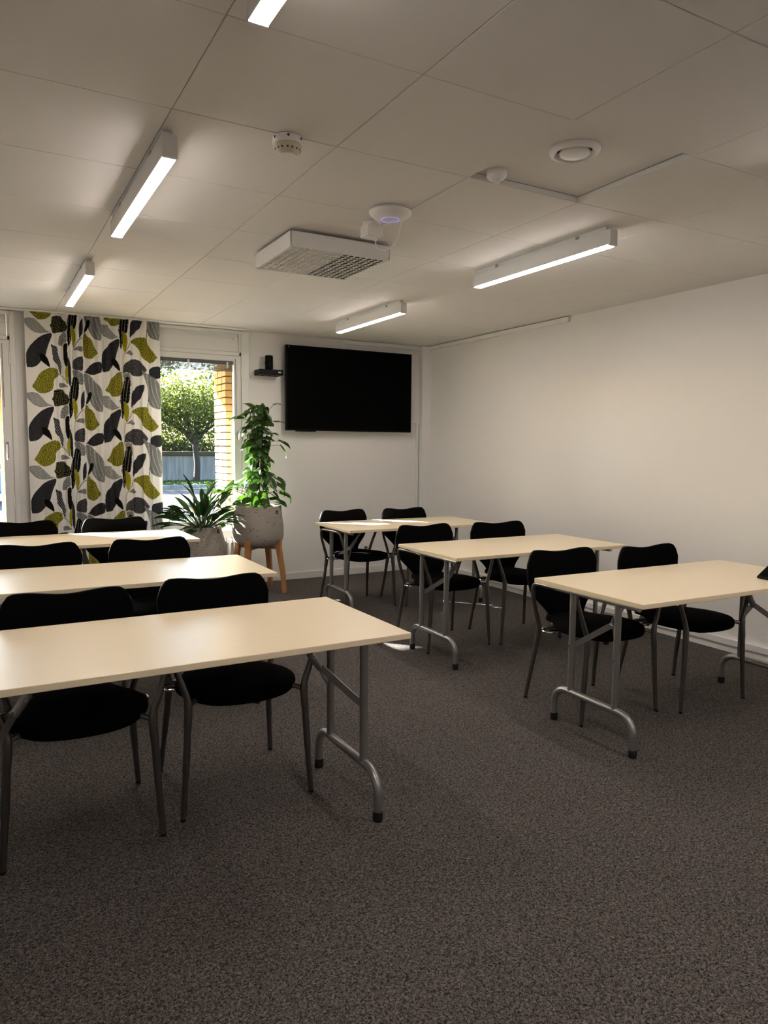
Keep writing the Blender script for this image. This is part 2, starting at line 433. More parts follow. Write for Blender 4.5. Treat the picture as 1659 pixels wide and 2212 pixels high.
# ------------------------------------------------------------------ folding tables
TT, TH = .7006, .0215
def make_table(label):
    t = thing('folding_table', label, 'table', group='folding tables')
    MB().box(-.7, -.35, TT-TH, .7, .35, TT).build('tabletop', [M['table']], t, bevel=.0022)
    for sgn, fx in ((-1, -.648), (1, .612)):
        fr = MB()
        yc = -.02
        for s in (-1, 1):
            fr.tube([(fx, yc+s*.143, .172), (fx, yc+s*.143, TT-TH-.018)], .0158, 14)
        fr.tube([(fx, yc-.265, TT-TH-.015), (fx, yc+.265, TT-TH-.015)], .0145, 12)
        leg = fr.build('leg_frame', M['steel'], t, smooth=True)
        foot = [(fx, yc-.255, .03), (fx, yc-.255, .095)]
        foot += [(fx, yc-.255+.085*(1-math.cos(a)), .095+.08*math.sin(a)) for a in [PI/16*k for k in range(1, 9)]]
        foot += [(fx, 2*yc-p[1], p[2]) for p in reversed(foot)]
        MB().tube(foot, .0165, 14).build('foot_bar', M['steel'], leg, smooth=True)
        for s in (-1, 1):
            MB().lathe([(.0175,.0),(.0192,.004),(.0192,.036),(.0165,.037)], (fx, yc+s*.255, 0), 16).build('rubber_cap', M['rubber'], leg, smooth=True)
            MB().lathe([(.004,-.002),(.004,.002)], (0,0,0), 8)
            bo = MB().tube([(fx+sgn*.0155, yc+s*.143, .405), (fx+sgn*.0185, yc+s*.143, .405)], .0045, 8).build('bolt', M['chrome'], leg, smooth=True)
        # folding stay: one arm from the top, a locking sleeve, two arms spreading to the uprights
        hx = fx - sgn*.118; H = Vector((hx, yc, .525)); top = Vector((fx - sgn*.225, yc, TT-TH-.006))
        br = MB()
        br.tube([top, H + (top-H)*.05], .0108, 8)
        for s in (-1, 1):
            P = Vector((fx - sgn*.012, yc+s*.143, .405)); K = P + Vector((-sgn*.018, -s*.024, .018))
            d = (K-H).normalized(); w_ = Vector((0,0,1)).cross(d).normalized()*.003; u_ = d.cross(w_).normalized()*.0135
            for A, B in ((H + d*.01, K), (K, P)):
                br.add([A-w_-u_, A+w_-u_, A+w_+u_, A-w_+u_, B-w_-u_, B+w_-u_, B+w_+u_, B-w_+u_],
                       [(0,1,2,3),(7,6,5,4),(0,4,5,1),(1,5,6,2),(2,6,7,3),(3,7,4,0)])
        st = br.build('folding_stay', M['steel'], t, smooth=True)
        dd = (top-H).normalized()
        MB().tube([H - dd*.012, H + dd*.062], .0158, 12).build('locking_sleeve', M['steel'], st, smooth=True)
        MB().tube([H + dd*.045 + Vector((0,-.019,0)), H + dd*.045 + Vector((0,.019,0))], .006, 8).build('rivet', M['chrome'], st, smooth=True)
        MB().box(fx-.03, yc-.10, TT-TH-.004, fx+.03, yc+.10, TT-TH).build('mounting_plate', M['steel'], t)
    return t

TABLES = [((.6022,2.4755), .0093, 'cream folding table closest to the camera, its long edge running out of the picture'),
          ((.6326,3.8577), -.014, 'cream folding table between the closest table and the table before the patterned curtain'),
          ((.6363,5.3835), .0059, 'cream folding table before the patterned curtain, sunlit at the end by the small pot'),
          ((3.1136,2.4118), -.0204, 'cream folding table by the plain white wall, carrying a small black device'),
          ((3.1487,3.8325), -.0101, 'cream folding table standing second from the television along the plain white wall'),
          ((3.2163,5.3693), -.0187, 'cream folding table below the television, dappled with sunlight')]
t0 = make_table(TABLES[0][2])
for k, (p, a, lb) in enumerate(TABLES):
    if k == 0: t0.location = (p[0], p[1], 0); t0.rotation_euler = (0,0,a)
    else: dup(t0, (p[0], p[1], 0), a, lb, 'folding tables')

# ------------------------------------------------------------------ chairs
def make_chair(label):
    t = thing('armchair', label, 'chair', group='black chairs at the tables')
    # seat: rounded front, narrowing to the back, upholstered cushion with a soft edge
    def sw(y):
        if y < -.05:
            s = min(1, max(0, (y+.265)/.215)); return .232*(1-(1-s)**2.3)**(1/2.3)
        s = min(1, (y+.05)/.26); s = s*s*(3-2*s); return .232-.105*s
    ys = [-.265+.215*(1-math.cos(PI/2*k/12)) for k in range(13)] + [-.05+.26*k/8 for k in range(1, 9)]
    P = []
    for sx, zt, zb in ((0,0,0),): pass
    top, bot = [], []
    n = 18
    seat = MB(); rows = []
    for y in ys:
        wv = max(.002, sw(y)); row = []
        for k in range(n*2):
            a = 2*PI*k/(n*2)
            ca, sa = math.cos(a), math.sin(a)
            ex = math.copysign(abs(ca)**.75, ca); ez = math.copysign(abs(sa)**.6, sa)
            edge = min(1, max(.08, (y+.268)/.05))**.5
            zc = .432 - .012*max(0, (-y-.12)/.14)**2 - .006*(1-(ca*ca))*0
            hh = (.034 if ez > 0 else .026)*edge
            dish = -.008*(1-ex*ex) if ez > 0 else 0
            row.append((wv*ex, y, zc + hh*ez + dish))
        rows.append(row)
    seat.grid(rows, closed=True)
    seat.f.append(tuple(range(2*n-1, -1, -1))); seat.f.append(tuple((len(rows)-1)*2*n+k for k in range(2*n)))
    seat.build('seat', M['fabric'], t, smooth='full')
    # back: wide wavy top, waisted towards the seat
    prof = [(.415,.112),(.44,.113),(.47,.120),(.50,.136),(.53,.158),(.56,.182),(.59,.203),(.62,.217),(.66,.227),(.70,.232),(.74,.235),(.77,.236),(.80,.236)]
    zs = [.415+.385*k/26 for k in range(27)]
    def hw(z):
        for (a, wa), (b, wb_) in zip(prof, prof[1:]):
            if z <= b: return wa+(wb_-wa)*(z-a)/(b-a)
        return prof[-1][1]
    NU = 28
    def surf(off):
        G_ = []
        for z in zs:
            tt = (z-.415)/.385; row = []
            for k in range(NU+1):
                u = -1+2*k/NU
                au = abs(u)
                ztop = .800 - .016*(math.cos(min(1, au/.72)*PI)*.5+.5)
                if au > .74: ztop -= .075*((au-.74)/.26)**2.8
                zz = .415 + tt*(ztop-.415)
                x = u*hw(z)
                y = .186 + .075*tt + .018*math.sin(tt*PI) - .030*(u*u)*(.35+.65*tt)
                row.append((x, y+off, zz))
            G_.append(row)
        return G_
    bk = MB().grid(surf(0)).build('backrest', M['fabric'], t, smooth='full')
    so_ = bk.modifiers.new('thickness', 'SOLIDIFY'); so_.thickness = .014; so_.offset = 0
    be = bk.modifiers.new('rounded_edge', 'BEVEL'); be.width = .004; be.segments = 2; be.limit_method = 'ANGLE'; be.angle_limit = math.radians(50)
    sh = MB().grid(surf(.0115)).build('back_shell', M['shell'], t, smooth='full', label='smooth black plastic shell behind the upholstery')
    s2 = sh.modifiers.new('thickness', 'SOLIDIFY'); s2.thickness = .007; s2.offset = 0
    # under-seat carrier
    MB().box(-.10, .02, .385, .10, .20, .408).build('seat_carrier', M['alu'], t, bevel=.006)
    MB().tube([(-.155,.10,.395), (.155,.10,.395)], .011, 8).build('cross_bar', M['alu'], t, smooth=True)
    for s in (-1, 1):
        arm = MB().tube(spline([(s*.262,.148,.555),(s*.279,.132,.618),(s*.285,.105,.648),(s*.287,.06,.655),(s*.287,-.10,.657),(s*.286,-.165,.655),(s*.280,-.20,.636),(s*.268,-.212,.575)], 5), .0115, 10)
        arm.build('armrest', M['alu'], t, smooth=True)
        fl_ = MB().tube(spline([(s*.268,-.212,.578),(s*.243,-.218,.50),(s*.222,-.219,.43),(s*.226,-.222,.33),(s*.236,-.224,.16),(s*.247,-.227,.008)], 5),
                        [.0112]*5+[.0125]*5+[.0155]*5+[.0135]*5+[.0112]*5+[.0098]*6, 10)
        fl_.tube(spline([(s*.224,-.218,.40),(s*.215,-.21,.418),(s*.19,-.19,.425),(s*.15,-.165,.422)], 4), .0105, 8)
        lg = fl_.build('leg', M['alu'], t, smooth=True)
        MB().lathe([(.0095,0),(.0105,.002),(.0105,.010)], (s*.247,-.227,0), 12).build('glide', M['rubber'], lg, smooth=True)
        rl_ = MB().tube(spline([(s*.262,.148,.558),(s*.235,.156,.48),(s*.212,.160,.40),(s*.214,.175,.31),(s*.226,.203,.15),(s*.239,.226,.008)], 5),
                        [.0112]*5+[.0125]*5+[.0155]*5+[.0135]*5+[.0112]*5+[.0098]*6, 10)
        rl_.tube(spline([(s*.213,.163,.375),(s*.20,.155,.392),(s*.17,.14,.398),(s*.10,.12,.396)], 4), .0105, 8)
        lg = rl_.build('leg', M['alu'], t, smooth=True)
        MB().lathe([(.0095,0),(.0105,.002),(.0105,.010)], (s*.239,.226,0), 12).build('glide', M['rubber'], lg, smooth=True)
        # row-linking bracket
        hk = MB().tube(spline([(s*.222,.10,.405),(s*.248,.085,.405),(s*.252,.06,.405),(s*.246,.03,.405),(s*.222,.02,.405)], 4), .0055, 8)
        hk.tube([(s*.15,.06,.398),(s*.224,.06,.405)], .006, 8)
        hk.build('linking_bracket', M['chrome'], t, smooth=True, label='bright chrome linking bracket')
    return t

D = math.radians
CHAIRS = [((.27,2.70), -1, 'black armchair at the closest table, where that table runs out of the picture'),
          ((.848,2.755), -1, 'black armchair at the closest table, on the side of the open aisle'),
          ((.255,4.19), -1, 'black armchair at the middle table of the window-side row, away from the aisle'),
          ((.874,4.18), 0, 'black armchair at the middle table of the window-side row, next to the aisle'),
          ((.255,5.56), 0, 'black armchair before the edge of the patterned curtain where bare wall shows'),
          ((.891,5.585), 0, 'black armchair with a sunlit rim standing before the middle of the patterned curtain'),
          ((2.778,2.735), -3, 'black armchair at the table with the black device, beside the aisle'),
          ((3.352,2.635), -1, 'black armchair at the table with the black device, close to the white wall'),
          ((2.786,4.150), -1, 'black armchair at the second table from the television, beside the aisle'),
          ((3.375,4.085), -6.5, 'black armchair at the second table from the television, beside the white wall'),
          ((2.812,5.50), 4, 'black armchair at the table below the television, nearer the tall plant'),
          ((3.395,5.46), 0, 'black armchair at the table below the television, nearer the room corner')]
c0 = make_chair(CHAIRS[0][2])
for k, (p, a, lb) in enumerate(CHAIRS):
    if k == 0: c0.location = (p[0], p[1], 0); c0.rotation_euler = (0,0,D(a))
    else: dup(c0, (p[0], p[1], 0), D(a), lb, 'black chairs at the tables')

# ------------------------------------------------------------------ ceiling lights
def make_light(label, L=1.125, wd=.050, h=.078):
    t = thing('ceiling_light', label, 'light', group='linear ceiling lights')
    z1 = -.022; z0 = z1-h
    hb = MB().box(-wd/2, -L/2+.002, z0+.004, wd/2, L/2-.002, z1)
    hb.build('housing', M['lampbody'], t, bevel=.0012)
    MB().box(-wd/2+.003, -L/2+.012, z0-.0012, wd/2-.003, L/2-.012, z0+.005).build('diffuser', M['diff'], t, label='glowing opal diffuser strip')
    for s in (-1, 1):
        MB().box(-wd/2-.0008, s*L/2-.006 if s < 0 else L/2-.006, z0-.001, wd/2+.0008, s*L/2+.006 if s < 0 else L/2+.006, z1).build('end_cap', M['lampbody'], t, bevel=.0012)
    MB().box(-.017, -L/2+.03, z1, .017, L/2+.004, 0).build('mounting_rail', M['white'], t)
    for s in (-.3, .3):
        c = MB().box(-.023, s*L-.012, z1-.002, .023, s*L+.012, -.006).build('clip', M['chrome'], t)
    return t
LIGHTS = [((.624,3.24), 'linear ceiling light beside the smoke detector, seen along its length'),
          ((.617,5.27), 'small-looking linear ceiling light right above the curtain side of the room'),
          ((.622,1.19), 'linear ceiling light cut off by the top of the photo'),
          ((2.782,3.24), 'linear ceiling light beyond the recessed ceiling tile'),
          ((2.822,5.34), 'linear ceiling light hanging nearest the television'),
          ((2.782,1.19), 'linear ceiling light over the white-wall side, nearest the camera'),
          ((.622,-.86), 'linear ceiling light behind the camera on the window-row side'),
          ((2.782,-.86), 'linear ceiling light behind the camera on the white-wall side')]
l0 = make_light(LIGHTS[0][1])
for k, (p, lb) in enumerate(LIGHTS):
    if k == 0: l0.location = (p[0], p[1], CZ)
    else: dup(l0, (p[0], p[1], CZ), 0, lb, 'linear ceiling lights')

# ------------------------------------------------------------------ things on the ceiling
v = thing('air_diffuser', 'square white air diffuser with rows of round nozzles under the ceiling', 'vent', (1.705, 3.80, CZ))
hx, hy, zb, zt = .288, .275, -.092, -.014
f = MB()
for a in ((-hx,-hy,hx,-hy+.006), (-hx,hy-.006,hx,hy), (-hx,-hy,-hx+.006,hy), (hx-.006,-hy,hx,hy)):
    f.box(a[0], a[1], zb, a[2], a[3], zt)
f.box(-hx, -hy, zt-.004, hx, hy, zt)
f.build('casing', M['white'], v, bevel=.0015)
MB().box(-.12, -.12, zt, .12, .12, 0).build('duct_collar', M['dark'], v)
NX, NY = 15, 14
px_, py_ = (2*hx-.036)/NX, (2*hy-.036)/NY
plate = MB()
rr = .0146
for i in range(NX):
    for j in range(NY):
        cx, cy_ = -hx+.018+px_*(i+.5), -hy+.018+py_*(j+.5)
        n0 = len(plate.v)
        ring = [(cx+rr*math.cos(2*PI*k/12), cy_+rr*math.sin(2*PI*k/12), zb+.004) for k in range(12)]
        sq = [(cx+px_/2, cy_, 0), (cx+px_/2, cy_+py_/2, 0), (cx, cy_+py_/2, 0), (cx-px_/2, cy_+py_/2, 0), (cx-px_/2, cy_, 0), (cx-px_/2, cy_-py_/2, 0), (cx, cy_-py_/2, 0), (cx+px_/2, cy_-py_/2, 0)]
        sq = [(a, b, zb+.004) for a, b, c in sq]
        plate.v += ring + sq
        idx = {0:(0,), 1:(1,2), 2:(3,), 3:(4,5), 4:(6,), 5:(7,8), 6:(9,), 7:(10,11)}
        R_ = [0,2,3,5,6,8,9,11]     # ring vertices facing the eight rim points
        for k in range(8):
            a, b = R_[k], R_[(k+1) % 8]
            chain = [a] if a == b else [q % 12 for q in range(a, a+((b-a) % 12)+1)]
            plate.f.append(tuple(n0+q for q in chain) + (n0+12+(k+1) % 8, n0+12+k))
for a in ((-hx+.006,-hy+.006,hx-.006,-hy+.018), (-hx+.006,hy-.018,hx-.006,hy-.006), (-hx+.006,-hy+.006,-hx+.018,hy-.006), (hx-.018,-hy+.006,hx-.006,hy-.006)):
    plate.add([(a[0],a[1],zb+.004),(a[2],a[1],zb+.004),(a[2],a[3],zb+.004),(a[0],a[3],zb+.004)], [(0,1,2,3)])
plate.build('front_plate', M['white'], v)
def nozzle(tilt):
    mb = MB(); n = 12
    A = [(.0162*math.cos(2*PI*k/n), .0162*math.sin(2*PI*k/n), -.003) for k in range(n)]
    B = [(rr*math.cos(2*PI*k/n), rr*math.sin(2*PI*k/n), -.0035) for k in range(n)]
    C_ = [(.0128*math.cos(2*PI*k/n), .0128*math.sin(2*PI*k/n), .012 + tilt*.011*math.cos(2*PI*k/n)) for k in range(n)]
    A0 = [(x, y, .0) for x, y, z in A]
    mb.v = A0+A+B+C_
    for r in range(3): mb.f += [(r*n+k, r*n+(k+1) % n, (r+1)*n+(k+1) % n, (r+1)*n+k) for k in range(n)]
    mb.f.append(tuple(3*n+k for k in range(n)))
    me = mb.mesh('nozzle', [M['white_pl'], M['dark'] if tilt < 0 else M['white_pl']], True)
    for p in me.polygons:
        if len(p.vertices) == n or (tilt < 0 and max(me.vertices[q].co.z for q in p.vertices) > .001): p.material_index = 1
    return me
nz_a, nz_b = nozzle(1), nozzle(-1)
M['nozzle_in'] = mat('shaded_nozzle_inside', (.19,.18,.17), .6)  # shade inside one half of the nozzles, painted as a darker grey
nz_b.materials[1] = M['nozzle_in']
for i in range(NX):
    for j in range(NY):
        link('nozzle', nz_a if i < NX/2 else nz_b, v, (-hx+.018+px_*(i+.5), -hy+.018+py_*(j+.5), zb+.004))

d = thing('smoke_detector', 'round white and cream smoke detector next to the long linear light', 'smoke detector', (1.012, 2.545, CZ))
MB().lathe([(.052,0),(.054,-.004),(.054,-.022),(.051,-.026)], n=36).build('base', M['white_pl'], d, smooth=True)
MB().lathe([(.0515,-.0262),(.0525,-.031),(.050,-.040),(.043,-.049),(.035,-.054),(.033,-.0555),(.029,-.059),(.0,-.060)], n=40, cap=False).build('sensor_head', M['cream_pl'], d, smooth=True)
mb = MB()
for k in range(8):
    a = 2*PI*k/8+.2
    q = [(rr_*math.cos(a+da), rr_*math.sin(a+da), z) for rr_, da, z in ((.0492,-.27,-.0425),(.0492,.27,-.0425),(.0452,.27,-.0475),(.0452,-.27,-.0475))]
    q2 = [(x*.9, y*.9, z+.003) for x, y, z in q]
    mb.add(q+q2, [(0,1,2,3),(7,6,5,4),(0,4,5,1),(1,5,6,2),(2,6,7,3),(3,7,4,0)])
mb.build('smoke_inlet', M['dark'], d, label='dark slots round the sensor head')
mb = MB()
for k in range(6):
    a = 2*PI*k/6+.2
    mb.tube([(.052*math.cos(a), .052*math.sin(a), -.009), (.0546*math.cos(a), .0546*math.sin(a), -.009)], .005, 6)
mb.build('base_slot', M['dark'], d)
MB().lathe([(.0295,-.0592),(.028,-.0615),(.0,-.062)], n=32, cap=False).build('end_cap', M['white_pl'], d, smooth=True)

a_ = thing('air_valve', 'round white exhaust air valve on the recessed ceiling tile', 'vent', (2.015, 2.147, CZ+.025))
MB().lathe([(.096,0),(.097,-.006),(.090,-.018),(.082,-.022),(.075,-.018),(.070,-.006),(.066,-.001)], n=48, cap=False).build('rim', M['white_pl'], a_, smooth='full')
MB().lathe([(.067,-.0012),(.0,-.001)], n=40, cap=False).build('throat', M['plenum'], a_)
MB().lathe([(.055,-.008),(.058,-.012),(.055,-.020),(.040,-.026),(.0,-.028)], n=48, cap=False).build('valve_disc', M['white_pl'], a_, smooth='full')
MB().lathe([(.012,0),(.012,-.012)], n=12).build('spindle', M['steel'], a_)

s_ = thing('motion_sensor', 'small white dome motion sensor at the corner of the recessed tile', 'sensor', (1.895, 2.468, CZ+.025))
MB().lathe([(.041,0),(.042,-.006),(.041,-.022),(.033,-.031),(.018,-.034)], n=32, cap=False).build('base', M['white_pl'], s_, smooth=True)
MB().lathe([(.018,-.034),(.017,-.042),(.010,-.049),(.0,-.051)], n=24, cap=False).build('lens', M['white_pl'], s_, smooth='full', label='translucent domed lens')

w_ = thing('access_point', 'round white wireless access point with a blue light ring on the ceiling', 'access point', (1.722, 3.045, CZ))
MB().lathe([(.085,0),(.085,-.006),(.099,-.008),(.1005,-.012),(.096,-.022),(.080,-.034),(.056,-.042),(.043,-.044)], n=56, cap=False).build('body', M['white_pl'], w_, smooth='full')
MB().lathe([(.043,-.0438),(.0425,-.0455),(.040,-.0455),(.0395,-.0438)], n=48, cap=False).build('light_ring', M['led'], w_, smooth=True, label='glowing blue ring')
MB().lathe([(.0395,-.0442),(.036,-.045),(.0,-.0455)], n=48, cap=False).build('centre_cap', M['white_pl'], w_, smooth='full')
mb = MB()
mb.tube([(-.007,.006,-.0452), (-.007,-.001,-.0452), (-.004,-.006,-.0452), (.002,-.006,-.0452), (.005,-.001,-.0452), (.005,.006,-.0452)], .0009, 6)
mb.build('emblem', M['steel'], w_, label='small grey emblem')

j_ = thing('junction_box', 'small white ceiling socket box beside the access point', 'socket', (1.735, 3.255, CZ))
MB().lathe([(.043,0),(.043,-.016),(.038,-.018)], n=28).build('mounting_ring', M['white_pl'], j_, smooth=True)
MB().box(-.042, -.042, -.072, .042, .042, -.016).build('box', M['white_pl'], j_, bevel=.006)
MB().box(-.030, -.030, -.076, .030, .030, -.072).build('box_cover', M['white_pl'], j_, bevel=.002)
MB().tube([(.02,-.005,-.078), (.02,-.005,-.086)], .007, 8).build('cable_plug', M['white_pl'], j_, smooth=True)
cb = MB().tube(spline([(1.755,3.25,CZ-.082),(1.757,3.245,CZ-.112),(1.775,3.225,CZ-.135),(1.805,3.19,CZ-.128),(1.822,3.15,CZ-.092),(1.812,3.10,CZ-.045),(1.80,3.07,CZ-.022)], 8), .0028, 8)
tag(cb.build('network_cable', M['white_pl'], smooth=True), 'thin white cable looping from the socket box to the access point', 'cable')

# ------------------------------------------------------------------ television wall
tv = thing('television', 'large black wall-mounted television, switched off', 'television', (3.376, FY, 1.928))
W2, H2 = .7185, .4165
MB().box(-W2, -.106, -H2, W2, -.062, H2).build('casing', M['black'], tv, bevel=.003)
MB().box(-W2+.011, -.1068, -H2+.016, W2-.011, -.1055, H2-.011).build('screen', M['screen'], tv)
MB().box(-W2+.25, -.062, -.30, W2-.25, -.022, .25).build('rear_housing', M['black'], tv, bevel=.006)
MB().box(-.32, -.022, -.22, .32, -.0008, .22).build('wall_bracket', M['steel'], tv)
MB().box(-W2+.11, -.104, -H2-.010, -W2+.32, -.066, -H2).build('sensor_bar', M['black'], tv, bevel=.002)
MB().tube([(-W2+.028, -.1062, H2-.018), (-W2+.028, -.1078, H2-.018)], .0045, 10).build('sticker', M['white_pl'], tv, label='tiny white dot sticker')

sh = thing('wall_shelf', 'small black wall shelf between the window and the television', 'shelf', (2.487, FY, 2.062))
MB().box(-.118, -.165, -.026, .118, 0, .026).build('shelf_body', M['black'], sh, bevel=.003)
mb = MB()
for x in (-.065, .005, .07): mb.tube([(x, -.09, -.034), (x, -.09, -.026)], .014, 12)
mb.build('knob', M['rubber'], sh, smooth=True)
MB().box(.068, -.1662, -.004, .096, -.165, .006).build('label_mark', M['white_pl'], sh, label='tiny white mark on the front edge')
cm = thing('conference_camera', 'black cylindrical conference camera standing on the small wall shelf', 'camera', (2.490, FY-.085, 2.088))
MB().lathe([(.028,0),(.028,.008),(.036,.009),(.038,.016),(.038,.132),(.035,.138),(.0,.139)], n=32, cap=False).build('body', M['black'], cm, smooth=True)
MB().tube([(-.034,-.004,.066), (-.042,-.004,.066)], .013, 12).build('side_dial', M['black'], cm, smooth=True)
MB().lathe([(.0395,.0165),(.0395,.020)], n=32, cap=False).build('collar', M['screen'], cm, smooth=True)
cb = MB().tube(spline([(2.60,FY-.02,2.047),(2.66,FY-.01,2.042),(2.74,FY-.008,2.03)], 5), .004, 8)
tag(cb.build('signal_cable', M['white_pl'], smooth=True), 'white cable running from the small shelf behind the television', 'cable')

ws = thing('wall_socket', 'small white wall socket low on the wall below the television', 'socket', (3.60, FY, .272))
MB().box(-.041, -.012, -.041, .041, 0, .041).build('cover_plate', M['white_pl'], ws, bevel=.004)
MB().tube([(0,-.0123,0),(0,-.0118,0)], .022, 20).build('outlet', M['plenum'], ws)

# ------------------------------------------------------------------ small black device on the table
dv = thing('desk_device', 'small black wedge-shaped device at the photo edge on a table', 'device', (3.515, 2.20, TT), .06)
MB().prism([(-.085,.004),(-.06,.0),(.09,.0),(.09,.085),(.07,.09),(-.088,.012)], -.055, .055, 'y').build('body', M['black'], dv, bevel=.003)
MB().add([(-.078,-.045,.0205),(.062,-.045,.0895),(.062,.045,.0895),(-.078,.045,.0205)], [(0,1,2,3)]).build('display', M['screen'], dv)

# ------------------------------------------------------------------ patterned curtain
# flat print of one fabric repeat: kind, then x, z in millimetres on the hanging cloth
PRINT = [
('g',[367,1776,386,1781,409,1783,433,1781,452,1774,469,1755,488,1733,511,1705,528,1689,551,1681,568,1675,537,1674,510,1668,483,1664,456,1664,429,1672,403,1693,381,1718,366,1740]),
('d',[568,1673,537,1665,503,1651,468,1629,440,1601,412,1569,391,1539,377,1509,371,1487,371,1443,373,1378,393,1378,423,1382,447,1394,465,1413,479,1431,518,1486,526,1523,538,1565,552,1602,569,1644]),
('k',[467,1492,485,1500,508,1495,528,1468,541,1438,547,1408,548,1384,529,1399,509,1415,486,1433,476,1448]),
('y',[405,1224,426,1258,444,1288,459,1321,480,1346,511,1367,542,1384,570,1388,594,1382,609,1368,612,1334,608,1315,588,1300,576,1285,571,1258,571,1228,561,1202,529,1179,498,1168,464,1170,441,1187,421,1210]),
('b',[553,1732,567,1751,571,1781,572,1807,596,1813,617,1817,645,1814,651,1792,664,1778,681,1767,684,1737,681,1692,651,1686,630,1683,613,1675,585,1671,572,1674,569,1707,563,1720]),
('w',[651,1684,681,1687,683,1621,673,1598,656,1594,652,1573,615,1572,618,1612,622,1638,637,1661,651,1676]),
('s',[560,1578,569,1580,575,1571,593,1566,609,1555,611,1499,621,1473,630,1443,637,1413,636,1379,632,1328,621,1345,611,1375,607,1413,589,1431,572,1450,571,1491,569,1524,565,1550]),
('k',[655,1583,670,1596,687,1593,688,1569,684,1538,688,1493,685,1410,669,1395,658,1425,652,1470,652,1523]),
('d',[688,1493,697,1463,705,1429,709,1388,708,1334,707,1224,695,1243,687,1274,685,1334,685,1410]),
('o',[686,1414,686,1372,684,1243,671,1270,662,1308,661,1349,667,1391]),
('p',[613,1264,636,1264,657,1258,684,1234,684,1230,652,1228,612,1219]),
('d',[614,1339,639,1324,661,1296,681,1251,677,1251,658,1293,637,1320,613,1333]),
('f',[722,1919,735,1931,761,1913,768,1873,767,1831,764,1782,756,1744,743,1712,716,1750,717,1701,720,1652,716,1618,706,1592,692,1569,689,1599,687,1651,684,1711,686,1749,691,1786,701,1824,712,1862]),
('o',[717,1754,730,1739,745,1713,751,1687,753,1653,751,1619,743,1589,732,1558,724,1596,720,1649,716,1705]),
('d',[730,1560,763,1616,782,1643,808,1655,808,1650,785,1638,767,1613,733,1558]),
('d',[730,1560,733,1558,729,1502,724,1447,721,1446,726,1501]),
('p',[730,1547,750,1566,775,1578,807,1577,805,1532,777,1537,756,1544]),
('e',[721,1437,733,1460,754,1479,783,1493,808,1496,805,1370,773,1375,720,1382]),
('w',[718,1376,744,1378,773,1369,790,1356,806,1337,804,1257,780,1257,759,1262,745,1276,732,1304,724,1338]),
('d',[809,1810,795,1795,785,1764,780,1726,779,1685,782,1643,797,1670,810,1689,813,1829]),
('h',[808,1354,836,1349,865,1324,893,1291,919,1263,941,1235,954,1197,957,1142,956,1025,924,1030,896,1046,874,1069,857,1104,837,1162,821,1220,809,1278,807,1316]),
('k',[843,1801,866,1802,867,1775,861,1748,850,1733,839,1709,817,1690,825,1728,835,1759]),
('y',[810,1689,835,1692,843,1664,866,1649,883,1627,893,1597,909,1559,926,1527,904,1505,889,1486,865,1472,843,1477,806,1497]),
('d',[806,1360,830,1377,845,1404,871,1432,902,1451,924,1455,955,1452,953,1367,922,1355,892,1342,863,1339,837,1353,822,1360]),
('d',[1106,1669,1076,1658,1046,1636,1020,1620,1008,1592,986,1569,967,1541,955,1510,955,1371,985,1373,1014,1381,1026,1403,1045,1425,1069,1489,1079,1532,1093,1575,1105,1618]),
('k',[1032,1488,1058,1495,1072,1485,1090,1462,1101,1439,1109,1382,1085,1400,1063,1419,1049,1438,1038,1461]),
('g',[952,1773,983,1776,1014,1773,1018,1751,1038,1738,1055,1713,1073,1691,1103,1680,1069,1666,1043,1657,1017,1656,992,1669,967,1687,951,1706]),
('y',[977,1216,998,1247,1012,1274,1024,1310,1046,1333,1069,1357,1088,1376,1118,1383,1121,1338,1125,1259,1127,1188,1099,1175,1065,1163,1031,1169,1013,1193,991,1204]),
('f',[1134,1891,1129,1859,1113,1816,1105,1785,1103,1750,1095,1734,1104,1719,1108,1669,1109,1618,1112,1572,1127,1596,1134,1631,1133,1681,1132,1740,1163,1710,1175,1745,1182,1796,1185,1854,1183,1924,1169,1954,1150,1942]),
('o',[1132,1740,1152,1721,1167,1698,1172,1659,1169,1612,1160,1577,1149,1553,1140,1576,1135,1611,1133,1674]),
('d',[1147,1553,1150,1551,1139,1510,1136,1455,1133,1455,1136,1510]),
('d',[1149,1555,1178,1605,1190,1636,1194,1635,1182,1602,1152,1553]),
('p',[1147,1541,1168,1558,1189,1576,1205,1560,1222,1543,1212,1531,1193,1527,1179,1540]),
('e',[1137,1436,1154,1463,1181,1479,1196,1494,1231,1497,1261,1489,1288,1474,1310,1442,1333,1405,1309,1383,1289,1359,1258,1348,1220,1350,1194,1362,1186,1377,1137,1379,1133,1361,1129,1369]),
('w',[1137,1373,1186,1373,1191,1330,1197,1263,1180,1257,1161,1275,1147,1306,1138,1338]),
('d',[1194,1796,1207,1820,1225,1841,1233,1864,1258,1877,1285,1886,1311,1886,1305,1840,1291,1800,1275,1765,1243,1740,1228,1716,1208,1699,1189,1668]),
('y',[1190,1644,1211,1664,1238,1681,1277,1691,1308,1693,1336,1684,1337,1637,1360,1610,1383,1579,1405,1543,1424,1522,1392,1487,1361,1467,1346,1475,1311,1498,1289,1529,1274,1568,1244,1603,1226,1626,1200,1637]),
('h',[1286,2027,1321,1986,1352,1976,1386,1954,1417,1928,1439,1890,1450,1847,1449,1672,1412,1675,1381,1686,1362,1701,1341,1716,1337,1795,1334,1853,1323,1900,1309,1950,1291,2008]),
('d',[1348,1413,1376,1435,1403,1444,1458,1444,1459,1352,1421,1336,1389,1332,1351,1339,1347,1353,1312,1353,1347,1363]),
('d',[1338,1795,1340,1775,1334,1688,1329,1688,1332,1743]),
]
REPEAT = 607
CX0, CX1, CZ0, CZ1 = .366, 1.452, .035, 2.442
